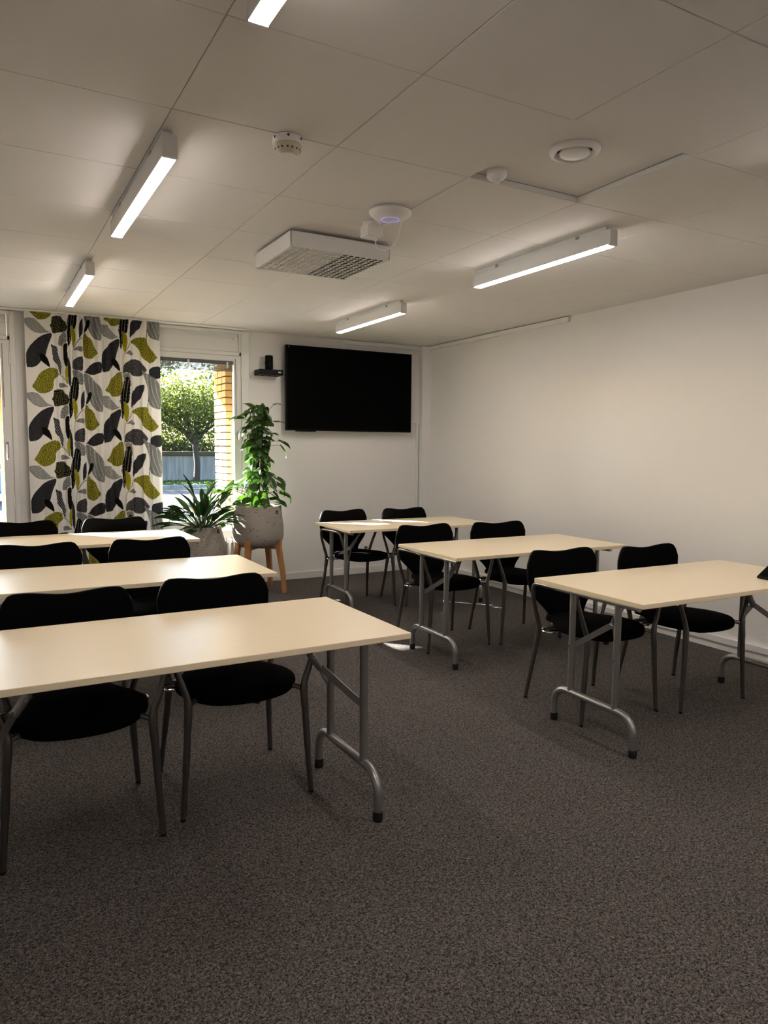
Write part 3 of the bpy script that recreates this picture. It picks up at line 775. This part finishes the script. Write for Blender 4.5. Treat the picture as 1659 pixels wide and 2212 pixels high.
def curtain():
    NXc, NZc = 350, 700
    X = np.linspace(CX0, CX1, NXc+1); Z = np.linspace(CZ0, CZ1, NZc+1)
    XX, ZZ = np.meshgrid(X, Z)
    # folds: soft bulges between creases
    kn = np.array([.366,.470,.588,.636,.694,.742,.790,.836,.905,.978,1.042,1.090,1.137,1.212,1.290,1.368,1.452])
    lean = (ZZ-1.2)*.004*np.sin(XX*9)
    u = XX + lean
    idx = np.clip(np.searchsorted(kn, u.ravel(), side='right')-1, 0, len(kn)-2).reshape(u.shape)
    a, b = kn[idx], kn[idx+1]
    s = np.clip((u-a)/(b-a), 0, 1)
    wdt = b-a
    amp = np.where((idx < 2), .010, np.minimum(.044, .52*wdt))
    dep = np.array([0,0,.0,.012,.004,.016,.002,.012,.0,.004,.014,.002,.014,.0,.008,.0,.0])
    base = dep[idx]*(1-s) + dep[np.minimum(idx+1, len(dep)-1)]*s
    YY = 6.735 + base - amp*np.sin(PI*s)**.85*(.85+.15*np.sin(ZZ*1.7+XX*5))
    # smooth the creases a little along x
    for _ in range(2):
        Yp = np.pad(YY, ((0,0),(1,1)), 'edge'); YY = (Yp[:,:-2]+2*Yp[:,1:-1]+Yp[:,2:])/4
    v = np.stack([XX.ravel(), YY.ravel(), ZZ.ravel()], 1)
    n = NXc+1
    i = (np.arange(NZc)[:,None]*n + np.arange(NXc)[None,:]).ravel()
    f = np.stack([i, i+1, i+n+1, i+n], 1)
    me = bpy.data.meshes.new('curtain')
    me.from_pydata(v.tolist(), [], f.tolist())
    # dye: printed colours of the fabric
    colors = {'g':(.24,.245,.24), 'h':(.21,.215,.205), 'd':(.022,.022,.025), 'k':(.006,.006,.006), 'y':(.33,.31,.035), 'b':(.006,.006,.005),
              'w':(.12,.12,.12), 'e':(.03,.03,.034), 's':(.022,.022,.03), 'f':(.005,.005,.005), 'o':(.30,.28,.012), 'p':(.22,.225,.22)}
    dots = {'y':1.0, 'b':2.0, 'w':3.0, 'e':4.0, 'd':5.0}
    C = np.tile(np.array([.82,.805,.765]), (v.shape[0],1)); K = np.zeros(v.shape[0])
    px, pz = v[:,0]*1000, v[:,2]*1000
    gx, gz = px.reshape(XX.shape), pz.reshape(XX.shape)
    def inside(P, x, z):
        r = np.zeros(x.shape, bool); j = len(P)-1
        for q in range(len(P)):
            (xi, zi), (xj, zj) = P[q], P[j]
            if zi != zj:
                r ^= ((zi > z) != (zj > z)) & (x < (xj-xi)*(z-zi)/(zj-zi)+xi)
            j = q
        return r
    C = C.reshape(XX.shape+(3,)); K = K.reshape(XX.shape)
    def put(kind, P, dz):
        P = [(x, z+dz) for x, z in P]
        if len(P) > 6:   # round the outline once
            Q = []
            for q in range(len(P)):
                (x0, z0), (x1, z1) = P[q], P[(q+1) % len(P)]
                Q += [(.78*x0+.22*x1, .78*z0+.22*z1), (.22*x0+.78*x1, .22*z0+.78*z1)]
            P = Q
        xs_, zs_ = [p[0] for p in P], [p[1] for p in P]
        c0, c1 = np.searchsorted(X*1000, [min(xs_), max(xs_)]); r0, r1 = np.searchsorted(Z*1000, [min(zs_), max(zs_)])
        if r1 <= r0 or c1 <= c0: return
        sl = (slice(r0, r1), slice(c0, c1))
        x, z = gx[sl], gz[sl]
        msk = inside(P, x, z)
        cc = C[sl]; kk = K[sl]
        cc[msk] = colors[kind]; kk[msk] = dots.get(kind, 0)
        if kind in 'ghsf':   # light veins drawn along the leaf
            xa, xb, za, zb_ = min(xs_), max(xs_), min(zs_), max(zs_)
            ww, hh = xb-xa, zb_-za
            if kind == 'g':   t = (zb_-z)/hh - .62*((x-xa)/ww)**1.3; nn, lw = 9, .16
            elif kind == 'h': t = (x-xa)/ww*1.0 + .55*((z-za)/hh) + .10*np.sin((z-za)/hh*4); nn, lw = 5, .12
            elif kind == 's': t = (zb_-z)/hh - .55*(x-xa)/ww; nn, lw = 9, .16
            else:             t = (x-xa)/ww + .45*((zb_-z)/hh-.5) - .4*((zb_-z)/hh-.45)**2; nn, lw = 4, .10
            fr = np.abs((t*nn) % 1-.5)
            vein = msk & (fr < lw*.6)
            edge = inside([((p[0]-(xa+xb)/2)*.90+(xa+xb)/2, (p[1]-(za+zb_)/2)*.92+(za+zb_)/2) for p in P], x, z)
            vein &= edge
            lc = {'g':(.62,.62,.60), 'h':(.50,.50,.48), 's':(.42,.42,.42), 'f':(.36,.35,.33)}[kind]
            cc[vein] = lc
    for rep in (2, 1, 0, -1, -2):
        for kind, fl_ in PRINT:
            put(kind, list(zip(fl_[0::2], fl_[1::2])), rep*REPEAT)
    col = me.color_attributes.new('dye', 'FLOAT_COLOR', 'POINT')
    buf = np.ones((v.shape[0], 4), np.float32); buf[:,:3] = C.reshape(-1,3)
    col.data.foreach_set('color', buf.ravel())
    ka = me.attributes.new('fleck', 'FLOAT', 'POINT'); ka.data.foreach_set('value', K.ravel().astype(np.float32))
    m = mat('printed_cotton', (.7,.7,.7), .9, spec=.1)
    nd = m.node_tree.nodes; L = m.node_tree.links; p = nd['Principled BSDF']; tc = nd['Texture Coordinate']
    at = nd.new('ShaderNodeAttribute'); at.attribute_name = 'dye'
    fk = nd.new('ShaderNodeAttribute'); fk.attribute_name = 'fleck'
    mp = nd.new('ShaderNodeMapping'); mp.inputs['Rotation'].default_value = (PI/2,0,0)
    vo = nd.new('ShaderNodeTexVoronoi'); vo.voronoi_dimensions = '2D'; vo.inputs['Scale'].default_value = 122; vo.inputs['Randomness'].default_value = .8
    L.new(tc.outputs['Object'], mp.inputs[0]); L.new(mp.outputs[0], vo.inputs['Vector'])
    def math_(op, a, b=None, c=None):
        q = nd.new('ShaderNodeMath'); q.operation = op
        for k_, val in enumerate((a, b, c)):
            if val is None: continue
            if isinstance(val, (int, float)): q.inputs[k_].default_value = val
            else: L.new(val, q.inputs[k_])
        return q.outputs[0]
    dot = math_('LESS_THAN', vo.outputs['Distance'], .34)
    sm = math_('LESS_THAN', vo.outputs['Distance'], .19)
    cur = at.outputs['Color']
    for code, dc, mk in ((1.0,(.012,.011,.004),dot), (2.0,(.46,.42,.16),sm), (3.0,(.45,.45,.44),dot), (4.0,(.36,.35,.34),sm)):
        hit = math_('COMPARE', fk.outputs['Fac'], code, .3)
        fac = math_('MULTIPLY', hit, mk)
        mx = nd.new('ShaderNodeMix'); mx.data_type = 'RGBA'; mx.inputs[7].default_value = (*dc, 1)
        L.new(fac, mx.inputs[0]); L.new(cur, mx.inputs[6]); cur = mx.outputs[2]
    # brushed weave on the charcoal leaves
    mp2 = nd.new('ShaderNodeMapping'); mp2.inputs['Scale'].default_value = (14,0,150); mp2.inputs['Rotation'].default_value = (0,.35,0)
    nz = nd.new('ShaderNodeTexNoise'); nz.inputs['Scale'].default_value = 2.2; nz.inputs['Detail'].default_value = 2
    L.new(tc.outputs['Object'], mp2.inputs[0]); L.new(mp2.outputs[0], nz.inputs['Vector'])
    hit = math_('COMPARE', fk.outputs['Fac'], 5.0, .3)
    fac = math_('MULTIPLY', hit, math_('MULTIPLY', math_('SUBTRACT', nz.outputs[0], .45), 1.3)); 
    mx = nd.new('ShaderNodeMix'); mx.data_type = 'RGBA'; mx.clamp_factor = True; mx.inputs[7].default_value = (.13,.13,.145,1)
    L.new(fac, mx.inputs[0]); L.new(cur, mx.inputs[6]); cur = mx.outputs[2]
    L.new(cur, p.inputs['Base Color'])
    tl = nd.new('ShaderNodeBsdfTranslucent'); ms = nd.new('ShaderNodeMixShader'); ms.inputs[0].default_value = .16
    L.new(cur, tl.inputs[0]); L.new(p.outputs[0], ms.inputs[1]); L.new(tl.outputs[0], ms.inputs[2])
    L.new(ms.outputs[0], nd['Material Output'].inputs[0])
    me.materials.append(m); me.shade_smooth()
    o = link('curtain', me)
    tag(o, 'white full-length curtain printed with black, grey and mustard leaves', 'curtain')
curtain()
rl = MB().box(-.45, 6.69, CZ-.012, 2.24, 6.76, CZ-.001).build('curtain_rail', M['white_pl'], bevel=.002)
tag(rl, 'flat white ceiling rail from which the patterned curtain hangs', 'curtain rail')

# ------------------------------------------------------------------ radiator under the window
ra = thing('radiator', 'white column radiator under the window, mostly hidden by the plant pots', 'radiator', (1.85, 6.775, 0))
sec = MB()
for yy in (-.038, .038):
    sec.tube([(0,yy,.125),(0,yy,.455)], .0155, 10)
pr_ = [(-.021,-.055),(.021,-.055),(.021,.055),(-.021,.055)]
sec.prism([(-.05,.43),(-.03,.475),(.03,.475),(.05,.43),(.03,.42),(-.03,.42)], -.019, .019, 'x')
sec.prism([(-.05,.15),(-.03,.16),(.03,.16),(.05,.15),(.03,.105),(-.03,.105)], -.019, .019, 'x')
sec_me = sec.mesh('section', M['white'], True)
for k in range(13):
    o = link('section', sec_me, ra, (-.33+.055*k, 0, 0))
for z in (.135, .445):
    MB().tube([(-.355,0,z),(.355,0,z)], .014, 10).build('header_pipe', M['white'], ra, smooth=True)
for x in (-.275, .275):
    MB().box(x-.012, -.03, 0, x+.012, .03, .11).build('foot', M['white'], ra)

# ------------------------------------------------------------------ potted plants
def wood_stand(name, label, c, r_top, z_top, r_foot, z_bar, turn):
    t = thing(name, label, 'plant stand', (c[0], c[1], 0), turn)
    for k in range(4):
        a = PI/4+PI/2*k
        mb = MB(); rows = []
        for z, r, wv, dv_ in ((0, r_foot, .019, .017), (z_bar*.45, r_foot-.016, .022, .020), (z_bar, r_top-.006, .027, .022), (z_bar+.03, r_top-.002, .028, .018), (z_top, r_top+.006, .026, .013)):
            ca, sa = math.cos(a), math.sin(a)
            rows.append([(ca*(r+p)-sa*q, sa*(r+p)+ca*q, z) for p, q in ((-dv_,-wv),(dv_,-wv),(dv_,wv),(-dv_,wv))])
        mb.grid(rows, closed=True); mb.f.append((3,2,1,0)); n0 = (len(rows)-1)*4; mb.f.append((n0,n0+1,n0+2,n0+3))
        mb.build('leg', M['wood'], t, bevel=.003)
    for k in range(2):
        a = PI/4+PI/2*k; ca, sa = math.cos(a), math.sin(a)
        mb = MB(); R_ = r_top-.014; wv = .013
        P = [(-R_,-wv),(R_,-wv),(R_,wv),(-R_,wv)]
        mb.add([(ca*p-sa*q, sa*p+ca*q, z) for z in (z_bar-.018-.001*k, z_bar+.004) for p, q in P],
               [(0,3,2,1),(4,5,6,7),(0,1,5,4),(1,2,6,5),(2,3,7,6),(3,0,4,7)])
        mb.build('cross_bar', M['wood'], t)
    return t

def pot(t, R0, R1, zb, zt, badge_ang):
    H = zt-zb
    prof = [(0.0,zb),(R1*.62,zb),(R1*.80,zb+.012),(R1*.93,zb+.04),(R1*.99,zb+.085),(R1,zb+.13),(R1*.985+R0*.015,zb+H*.5),(R0*.55+R1*.45,zb+H*.72),(R0*1.004,zt-.006),(R0,zt),(R0-.013,zt),(R0-.016,zt-.010),(R0-.018,zt-.03)]
    MB().lathe(prof, n=64, cap=False).build('pot', M['pot'], t, smooth='full')
    MB().lathe([(R0-.017,zt-.032),(R0*.6,zt-.018),(0,zt-.014)], n=36, cap=False).build('soil', M['soil'], t, smooth=True)
    # round badge
    zz = zt-.052*R0/.21; rr_ = R0*.55+R1*.45
    f_ = (zt-zz)/(H*.28); rad = R0+(rr_-R0)*f_+.0015
    c, s = math.cos(badge_ang), math.sin(badge_ang)
    br = .017
    bo = MB().lathe([(br,-.003),(br,.0015),(br*.94,.0025),(0,.0025)], n=28, cap=False).build('badge', M['black'], t, smooth=True, label='small round black badge')
    bo.matrix_local = Matrix(((-s,0,c,rad*c),(c,0,s,rad*s),(0,1,0,zz),(0,0,0,1)))
    mk = MB().tube(spline([(-.009,-.002,.003),(-.006,.004,.003),(-.002,.0035,.003),(-.004,-.003,.003),(.001,-.004,.003),(.003,.004,.003),(.008,.003,.003),(.006,-.003,.003),(.010,-.001,.003)], 3), .0007, 5)
    mk.build('emblem', M['white_pl'], bo)

def leaf_mesh(name, Lf, Wf, heart, bend, cup, m):
    """a leaf along +x from its stalk at the origin"""
    NL, NW = 9, 4
    rows = []
    for i in range(NL+1):
        s = i/NL
        if heart: wv = Wf*(1-s)**.62*(s+.16)**.38*1.30 if s < 1 else 0
        else: wv = Wf*math.sin(PI*min(1, s*.92+.06))**.9*(1-s*.25)
        wv = max(wv, .0008)
        x = Lf*(math.sin(bend*s)/bend if bend else s); z = -Lf*((1-math.cos(bend*s))/bend if bend else 0)
        row = []
        for j in range(-NW, NW+1):
            q = j/NW
            back = -Lf*.10*(1-s)**6*abs(q) if heart else 0
            row.append((x+back, wv*q, z + cup*wv*q*q + (.004*math.sin(7*s+3*q))))
        rows.append(row)
    me = MB().grid(rows).mesh(name, m, 'full')
    return me

def aim(o, pos, yaw, pitch, roll, sc=1.0):
    o.matrix_local = Matrix.Translation(pos) @ Matrix.Rotation(yaw, 4, 'Z') @ Matrix.Rotation(-pitch, 4, 'Y') @ Matrix.Rotation(roll, 4, 'X') @ Matrix.Scale(sc, 4)

R_ = random.Random(11)
PX, PY = 2.245, 6.415
wood_stand('plant_stand', 'tall oiled wooden four-legged stand carrying the large stone pot', (PX,PY), .212, .535, .262, .425, 0)
bp_ = thing('potted_plant', 'tall climbing plant in the large speckled stone pot on a wooden stand', 'plant', (PX,PY,0))
pot(bp_, .213, .236, .4295, .806, -1.02)
hm = [leaf_mesh('leaf', .135, .055, True, b, c, M['pothos']) for b, c in ((.7,.25),(1.1,.35),(.4,.15),(1.5,.3),(.9,-.2))]
# climbing stems round a central pole
sm_ = MB()
for k in range(7):
    ph = 2*PI*k/7; rr_ = .055+.02*R_.random()
    top_z = 1.42+.26*R_.random()
    sm_.tube(spline([(rr_*math.cos(ph+z*.9)*(1.0-.25*z), rr_*math.sin(ph+z*.9)*(1.0-.25*z), .785+z*(top_z-.785)) for z in (0,.2,.4,.6,.8,1)], 5), .0045, 6)
sm_.build('stem', M['stem'], bp_, smooth=True)
MB().tube([(0,0,.78),(0,0,1.50)], .016, 10).build('moss_pole', M['bark'], bp_, smooth=True)
pe = MB()
def pot_leaf(pos0, pos, yaw, pitch, roll, sc):
    mid = (Vector(pos0)+Vector(pos))/2+Vector((0,0,.02))
    pe.tube(spline([pos0, mid, pos], 3), .0022, 5, cap=False)
    o = link('leaf', R_.choice(hm), bp_); aim(o, pos, yaw, pitch, roll, sc)
nl = 150
for k in range(nl):
    t_ = (k+.5)/nl
    z = .80+.92*t_**.92
    yaw = k*2.39996+R_.uniform(-.4,.4)
    env = .175*(1-.62*t_)*(.75+.35*math.sin(t_*9+1)) if t_ > .25 else .155+.05*math.sin(t_*12)
    r = max(.045, env*R_.uniform(.35,1.05))
    pos = (r*math.cos(yaw), r*math.sin(yaw), z+R_.uniform(-.02,.03))
    if math.cos(yaw) > .25 and 1.06 < z < 1.48: r *= .5
    p0 = (.04*math.cos(yaw), .04*math.sin(yaw), max(.79, z-.06))
    pot_leaf(p0, pos, yaw+R_.uniform(-.5,.5), R_.uniform(-.75,.25), R_.uniform(-.6,.6), R_.uniform(.68,1.12)*(1.05-.2*t_))
# the stray shoots seen in the photograph
for p0, pos, yaw, pit, sc in (((.06,-.02,1.60),(.155,-.02,1.735),.2,.35,.62), ((.06,0,1.35),(.20,-.02,1.40),-.2,-.25,1.0), ((.05,0,1.32),(.235,0,1.36),-.1,-.75,.95),
                              ((.04,0,1.55),(.17,.01,1.58),.3,.1,.9), ((-.05,0,1.50),(-.12,-.03,1.52),3.3,-.3,1.25), ((-.06,.02,1.52),(-.13,.02,1.62),2.9,.15,1.05),
                              ((0,0,1.62),(-.02,0,1.70),2.4,.5,1.0), ((0,0,1.62),(.03,-.02,1.69),.8,.4,1.05), ((0,0,1.60),(-.08,.03,1.66),3.0,-.1,1.2),
                              ((-.10,.05,.90),(-.27,.10,.93),3.2,-.3,1.1), ((-.12,.05,.84),(-.24,.05,.86),3.0,-.5,1.0), ((.12,-.02,.92),(.22,-.03,.93),-.2,-.4,1.15)):
    pot_leaf(p0, pos, yaw, pit, R_.uniform(-.4,.4), sc)
# trailing tendrils with sunlit leaves towards the window
for path, lv in (([(-.16,.03,.80),(-.24,.06,.84),(-.30,.08,.93),(-.34,.10,.88),(-.37,.10,.97)], [(2,2.7,.2,.8),(4,1.8,.6,.9),(3,4.0,-.6,1.0)]),
                 ([(-.18,.02,.80),(-.25,.05,.72),(-.29,.08,.63),(-.34,.09,.585),(-.38,.10,.66)], [(1,3.6,-.6,.95),(2,2.6,-.2,1.05),(3,3.5,.1,.8),(4,2.2,.5,.85)])):
    pe.tube(spline(path, 6), .0022, 6)
    for i, yw, pt, sc in lv:
        o = link('leaf', R_.choice(hm), bp_); aim(o, path[i], yw, pt, R_.uniform(.6,1.2), sc)
pe.build('leaf_stalks', M['stem'], bp_, smooth=True, kind='stuff')

SX, SY = 1.735, 6.44
wood_stand('low_plant_stand', 'low wooden stand, only its leg tips showing beside the smaller stone pot', (SX,SY), .190, .395, .215, .285, .15)
sp_ = thing('potted_plant', 'low leafy plant with pointed dark leaves in the smaller stone pot', 'plant', (SX,SY,0))
pot(sp_, .158, .212, .290, .632, -.92)
lm_ = [leaf_mesh('leaf', Lf, Wf, False, b, .35, M['lily']) for Lf, Wf, b in ((.25,.034,.6),(.22,.030,1.1),(.28,.038,.4),(.20,.028,1.5),(.24,.031,.9))]
pe = MB()
for k in range(78):
    yaw = k*2.39996+R_.uniform(-.3,.3)
    q = (k+.5)/78
    el = 1.45-1.25*q+R_.uniform(-.2,.2)           # inner leaves upright, outer ones lying over
    l0_ = .09+.12*R_.random()*(1.1-q*.4)
    b0 = (.05*math.cos(yaw)*q*1.6, .05*math.sin(yaw)*q*1.6, .615)
    d_ = Vector((math.cos(yaw)*math.cos(el), math.sin(yaw)*math.cos(el), math.sin(el)))
    p1 = Vector(b0)+d_*l0_
    pe.tube([b0, p1], .0030, 5, cap=False)
    o = link('leaf', R_.choice(lm_), sp_); aim(o, p1, yaw+R_.uniform(-.2,.2), el-.10, R_.uniform(-.7,.7), R_.uniform(.7,1.02))
for b0, yaw, el, l0_, sc, mi in (((-.05,-.02,.615), 2.3, 1.42, .21, 1.05, 2), ((.05,0,.615), .25, 1.02, .24, 1.05, 2), ((0,.02,.615), 2.0, 1.2, .20, 1.0, 0), ((.04,.02,.615), 1.0, 1.25, .2, .9, 0), ((-.05,0,.615), 3.4, .75, .18, 1.0, 4), ((-.05,0,.615), 3.0, .45, .16, 1.1, 4)):
    d_ = Vector((math.cos(yaw)*math.cos(el), math.sin(yaw)*math.cos(el), math.sin(el)))
    p1 = Vector(b0)+d_*l0_; pe.tube([b0, p1], .003, 5, cap=False)
    o = link('leaf', lm_[mi], sp_); aim(o, p1, yaw, el, .9, sc)
pe.build('leaf_stalks', M['stem'], sp_, smooth=True, kind='stuff')

# ------------------------------------------------------------------ outside
GZ = -.30
def flat(name, x0, y0, x1, y1, z, mt, th=.2):
    return struct(MB().box(x0, y0, z-th, x1, y1, z).build(name, M[mt]))
flat('terrace', -30, 6.98, 45, 14.8, GZ, 'paving')
flat('lawn', -30, 14.8, 45, 17.0, GZ, 'grass')
flat('pavement', -30, 17.0, 45, 24.0, GZ, 'paving')
flat('road', -30, 24.0, 45, 29.2, GZ-.02, 'asphalt')
flat('verge', -30, 29.4, 45, 33.1, GZ+.06, 'grass')
kb = struct(MB().box(-30, 29.2, GZ-.2, 45, 29.4, GZ+.10).build('kerb', M['concrete'], bevel=.02))
flat('hill', -40, 33.4, 60, 70, .98, 'grass', 1.4)
rw = struct(MB().box(-30, 33.1, GZ-.2, 45, 33.45, .90).build('wall_garden', M['concrete']))
MB().box(-30, 33.0, .90, 45, 33.5, 1.10).build('coping', M['concrete_dark'], rw, bevel=.03)
for o_ in (GZ,): pass

# brick piers outside the windows; the one in view is laid brick by brick
def pier(n, x0, x1, detailed):
    y0, y1, zt = 7.10, 7.49, 2.60
    root = struct(MB().box(x0+(.05 if detailed else 0), y0+.012, GZ-.1, x1, y1-.012, zt).build('pillar_%d' % n, M['mortar' if detailed else 'brick']))
    if detailed:
        ch, jt = .0565, .0125
        me = {}
        for cnum in range(int((zt-GZ)/(ch+jt))):
            z = GZ+cnum*(ch+jt)
            lay = [(y0, y0+.1215), (y0+.134, y0+.2555), (y0+.268, y1)] if cnum % 2 == 0 else [(y0, y0+.118), (y0+.1305, y0+.252), (y0+.2645, y1)]
            for (ya, yb) in lay:
                k = round(yb-ya, 4)
                if k not in me:
                    mb = MB().box(0, -k/2, 0, .25, k/2, ch); me[k] = mb.mesh('brick', M['brick'])
                o = link('brick', me[k], root, (x0+R_.uniform(-.0015,.002), (ya+yb)/2, z))
pier(1, 2.157, 3.06, True)
pier(2, .172, .99, False)
pier(3, -1.81, -.99, False)
struct(MB().box(-4, FY+.13, 2.50, 7, 8.50, 2.64).build('roof', M['soffit'], bevel=.01))

def leaves(name, parent, pts, size, mt, kind='stuff'):
    n = len(pts)
    pts = np.array(pts); a = rng.normal(size=(n,3)); a /= np.linalg.norm(a,axis=1)[:,None]
    b = np.cross(a, rng.normal(size=(n,3))); b /= np.linalg.norm(b,axis=1)[:,None]
    s = size*rng.uniform(.6,1.3,(n,1)); c_ = np.cross(a, b)
    v = np.stack([pts-a*s, pts+b*s*.42+c_*s*.12, pts+a*s, pts-b*s*.42+c_*s*.12], 1).reshape(-1,3)
    f = np.arange(n*4).reshape(-1,4)
    me = bpy.data.meshes.new(name); me.from_pydata(v.tolist(), [], f.tolist()); me.materials.append(M[mt])
    o = link(name, me, parent); o['kind'] = kind
    return o
def crown(c, r, n, holes=.35):
    out = []
    cl = [np.array(c)+np.array(r)*np.clip(rng.normal(size=3), -1.7, 1.7)*.48 for _ in range(max(8, n//90))]
    for q in cl:
        k = n//len(cl)
        out.append(q+np.clip(rng.normal(size=(k,3)), -2, 2)*np.array(r)*.16)
    return np.concatenate(out)
def tree(x, y, z0, h_trunk, r_trunk, label, c, r, n, size, mt):
    t = thing('tree', label, 'tree', (x, y, z0))
    tr = MB().tube(spline([(0,0,0),(.05,0,h_trunk*.5),(-.02,0,h_trunk),(.1,.05,c[2]-.2)], 6), [r_trunk*(1.15-.45*k/18) for k in range(19)], 12)
    tr.build('trunk', M['bark'], t, smooth=True)
    br = MB()
    for k in range(16):
        a = k*2.4; z = h_trunk*(.85+.5*R_.random())
        e = (c[0]+r[0]*.7*math.cos(a)*R_.uniform(.5,1.1), c[1]+r[1]*.7*math.sin(a)*R_.uniform(.5,1.1), c[2]+r[2]*R_.uniform(-.3,.7))
        br.tube(spline([(0,0,z), (e[0]*.5, e[1]*.5, (z+e[2])/2+.1), e], 5), [r_trunk*(.45-.036*q) for q in range(11)], 6)
    br.build('branches', M['bark'], t, smooth=True, kind='stuff')
    leaves('foliage', t, crown(c, r, n), size, mt)
tree(8.15, 31.2, GZ, 1.75, .135, 'small broad tree with a dark trunk before the concrete garden wall', (0,0,3.3), (4.6,2.3,1.3), 17000, .085, 'tree_leaf')
tree(13.6, 37.0, .98, 2.2, .16, 'leafy green tree on the bank behind the garden wall, beside the brick pillar', (0,0,3.8), (3.2,2.6,2.6), 9000, .12, 'shrub_leaf')
tree(6.6, 40.5, .98, 2.4, .18, 'darker tree standing on the bank behind the small broad tree', (0,0,4.0), (3.6,2.6,2.4), 9000, .13, 'shrub_leaf')
tree(-4.0, 38.0, .98, 2.4, .18, 'tree on the bank seen only through the far window', (0,0,4.0), (3.6,2.6,2.4), 6000, .14, 'shrub_leaf')
pts = np.concatenate([np.array((x, 35.0+rng.uniform(0,3), 1.35))+np.clip(rng.normal(size=(900,3)), -2, 2)*np.array((.7,.5,.36)) for x in np.arange(-6, 18, 1.2)])
hs = leaves('shrubs', None, pts, .11, 'shrub_leaf'); hs['label'] = 'low green shrubs growing along the top of the garden wall'; hs['category'] = 'shrubs'
pts = np.stack([rng.uniform(-2,14,9000), rng.uniform(29.6,32.9,9000), np.full(9000, GZ+.10)], 1)
gr = leaves('grass', None, pts, .07, 'grass'); gr['label'] = 'tufts of grass on the strip before the garden wall'; gr['category'] = 'grass'
ps = MB().tube([(9.75,32.9,.55),(9.75,32.9,1.12)], .05, 10).build('white_post', M['white'], smooth=True)
tag(ps, 'short white pipe fixed to the concrete garden wall', 'post')

# blue car parked beyond the far window
ca_ = thing('car', 'blue parked car, a sliver of it visible at the edge of the far window', 'car', (-1.35, 23.6, GZ))
body = [(-2.0,.32),(-2.02,.70),(-1.85,.86),(-1.1,.93),(-.55,1.36),(.85,1.40),(1.55,1.0),(1.95,.90),(2.02,.66),(2.0,.30),(1.72,.28),(1.62,.52),(1.3,.62),(.98,.52),(.9,.26),(-.92,.26),(-1.0,.52),(-1.3,.62),(-1.62,.52),(-1.72,.28)]
MB().prism(body, -.82, .82, 'y').build('body', M['carpaint'], ca_, bevel=.05)
for s in (-1, 1):
    y = s*.826
    for poly in ([(-.95,.95),(-.50,1.30),(.05,1.32),(.05,.95)], [(.12,.95),(.12,1.32),(.80,1.33),(1.30,1.02),(1.25,.95)]):
        MB().prism(poly, y-.006, y+.006, 'y').build('side_window', M['carglass'], ca_)
for x in (-1.31, 1.31):
    for s in (-1, 1):
        w__ = MB().tube([(x, s*.66, .31), (x, s*.83, .31)], .31, 24).build('wheel', M['rubber'], ca_, smooth=True)
        MB().tube([(x, s*.82, .31), (x, s*.838, .31)], .19, 20).build('hub', M['steel'], w__, smooth=True)
MB().box(1.97, .45, .62, 2.03, .78, .76).build('rear_lamp', M['white_pl'], ca_)
MB().box(1.97, -.78, .62, 2.03, -.45, .76).build('rear_lamp', M['white_pl'], ca_)
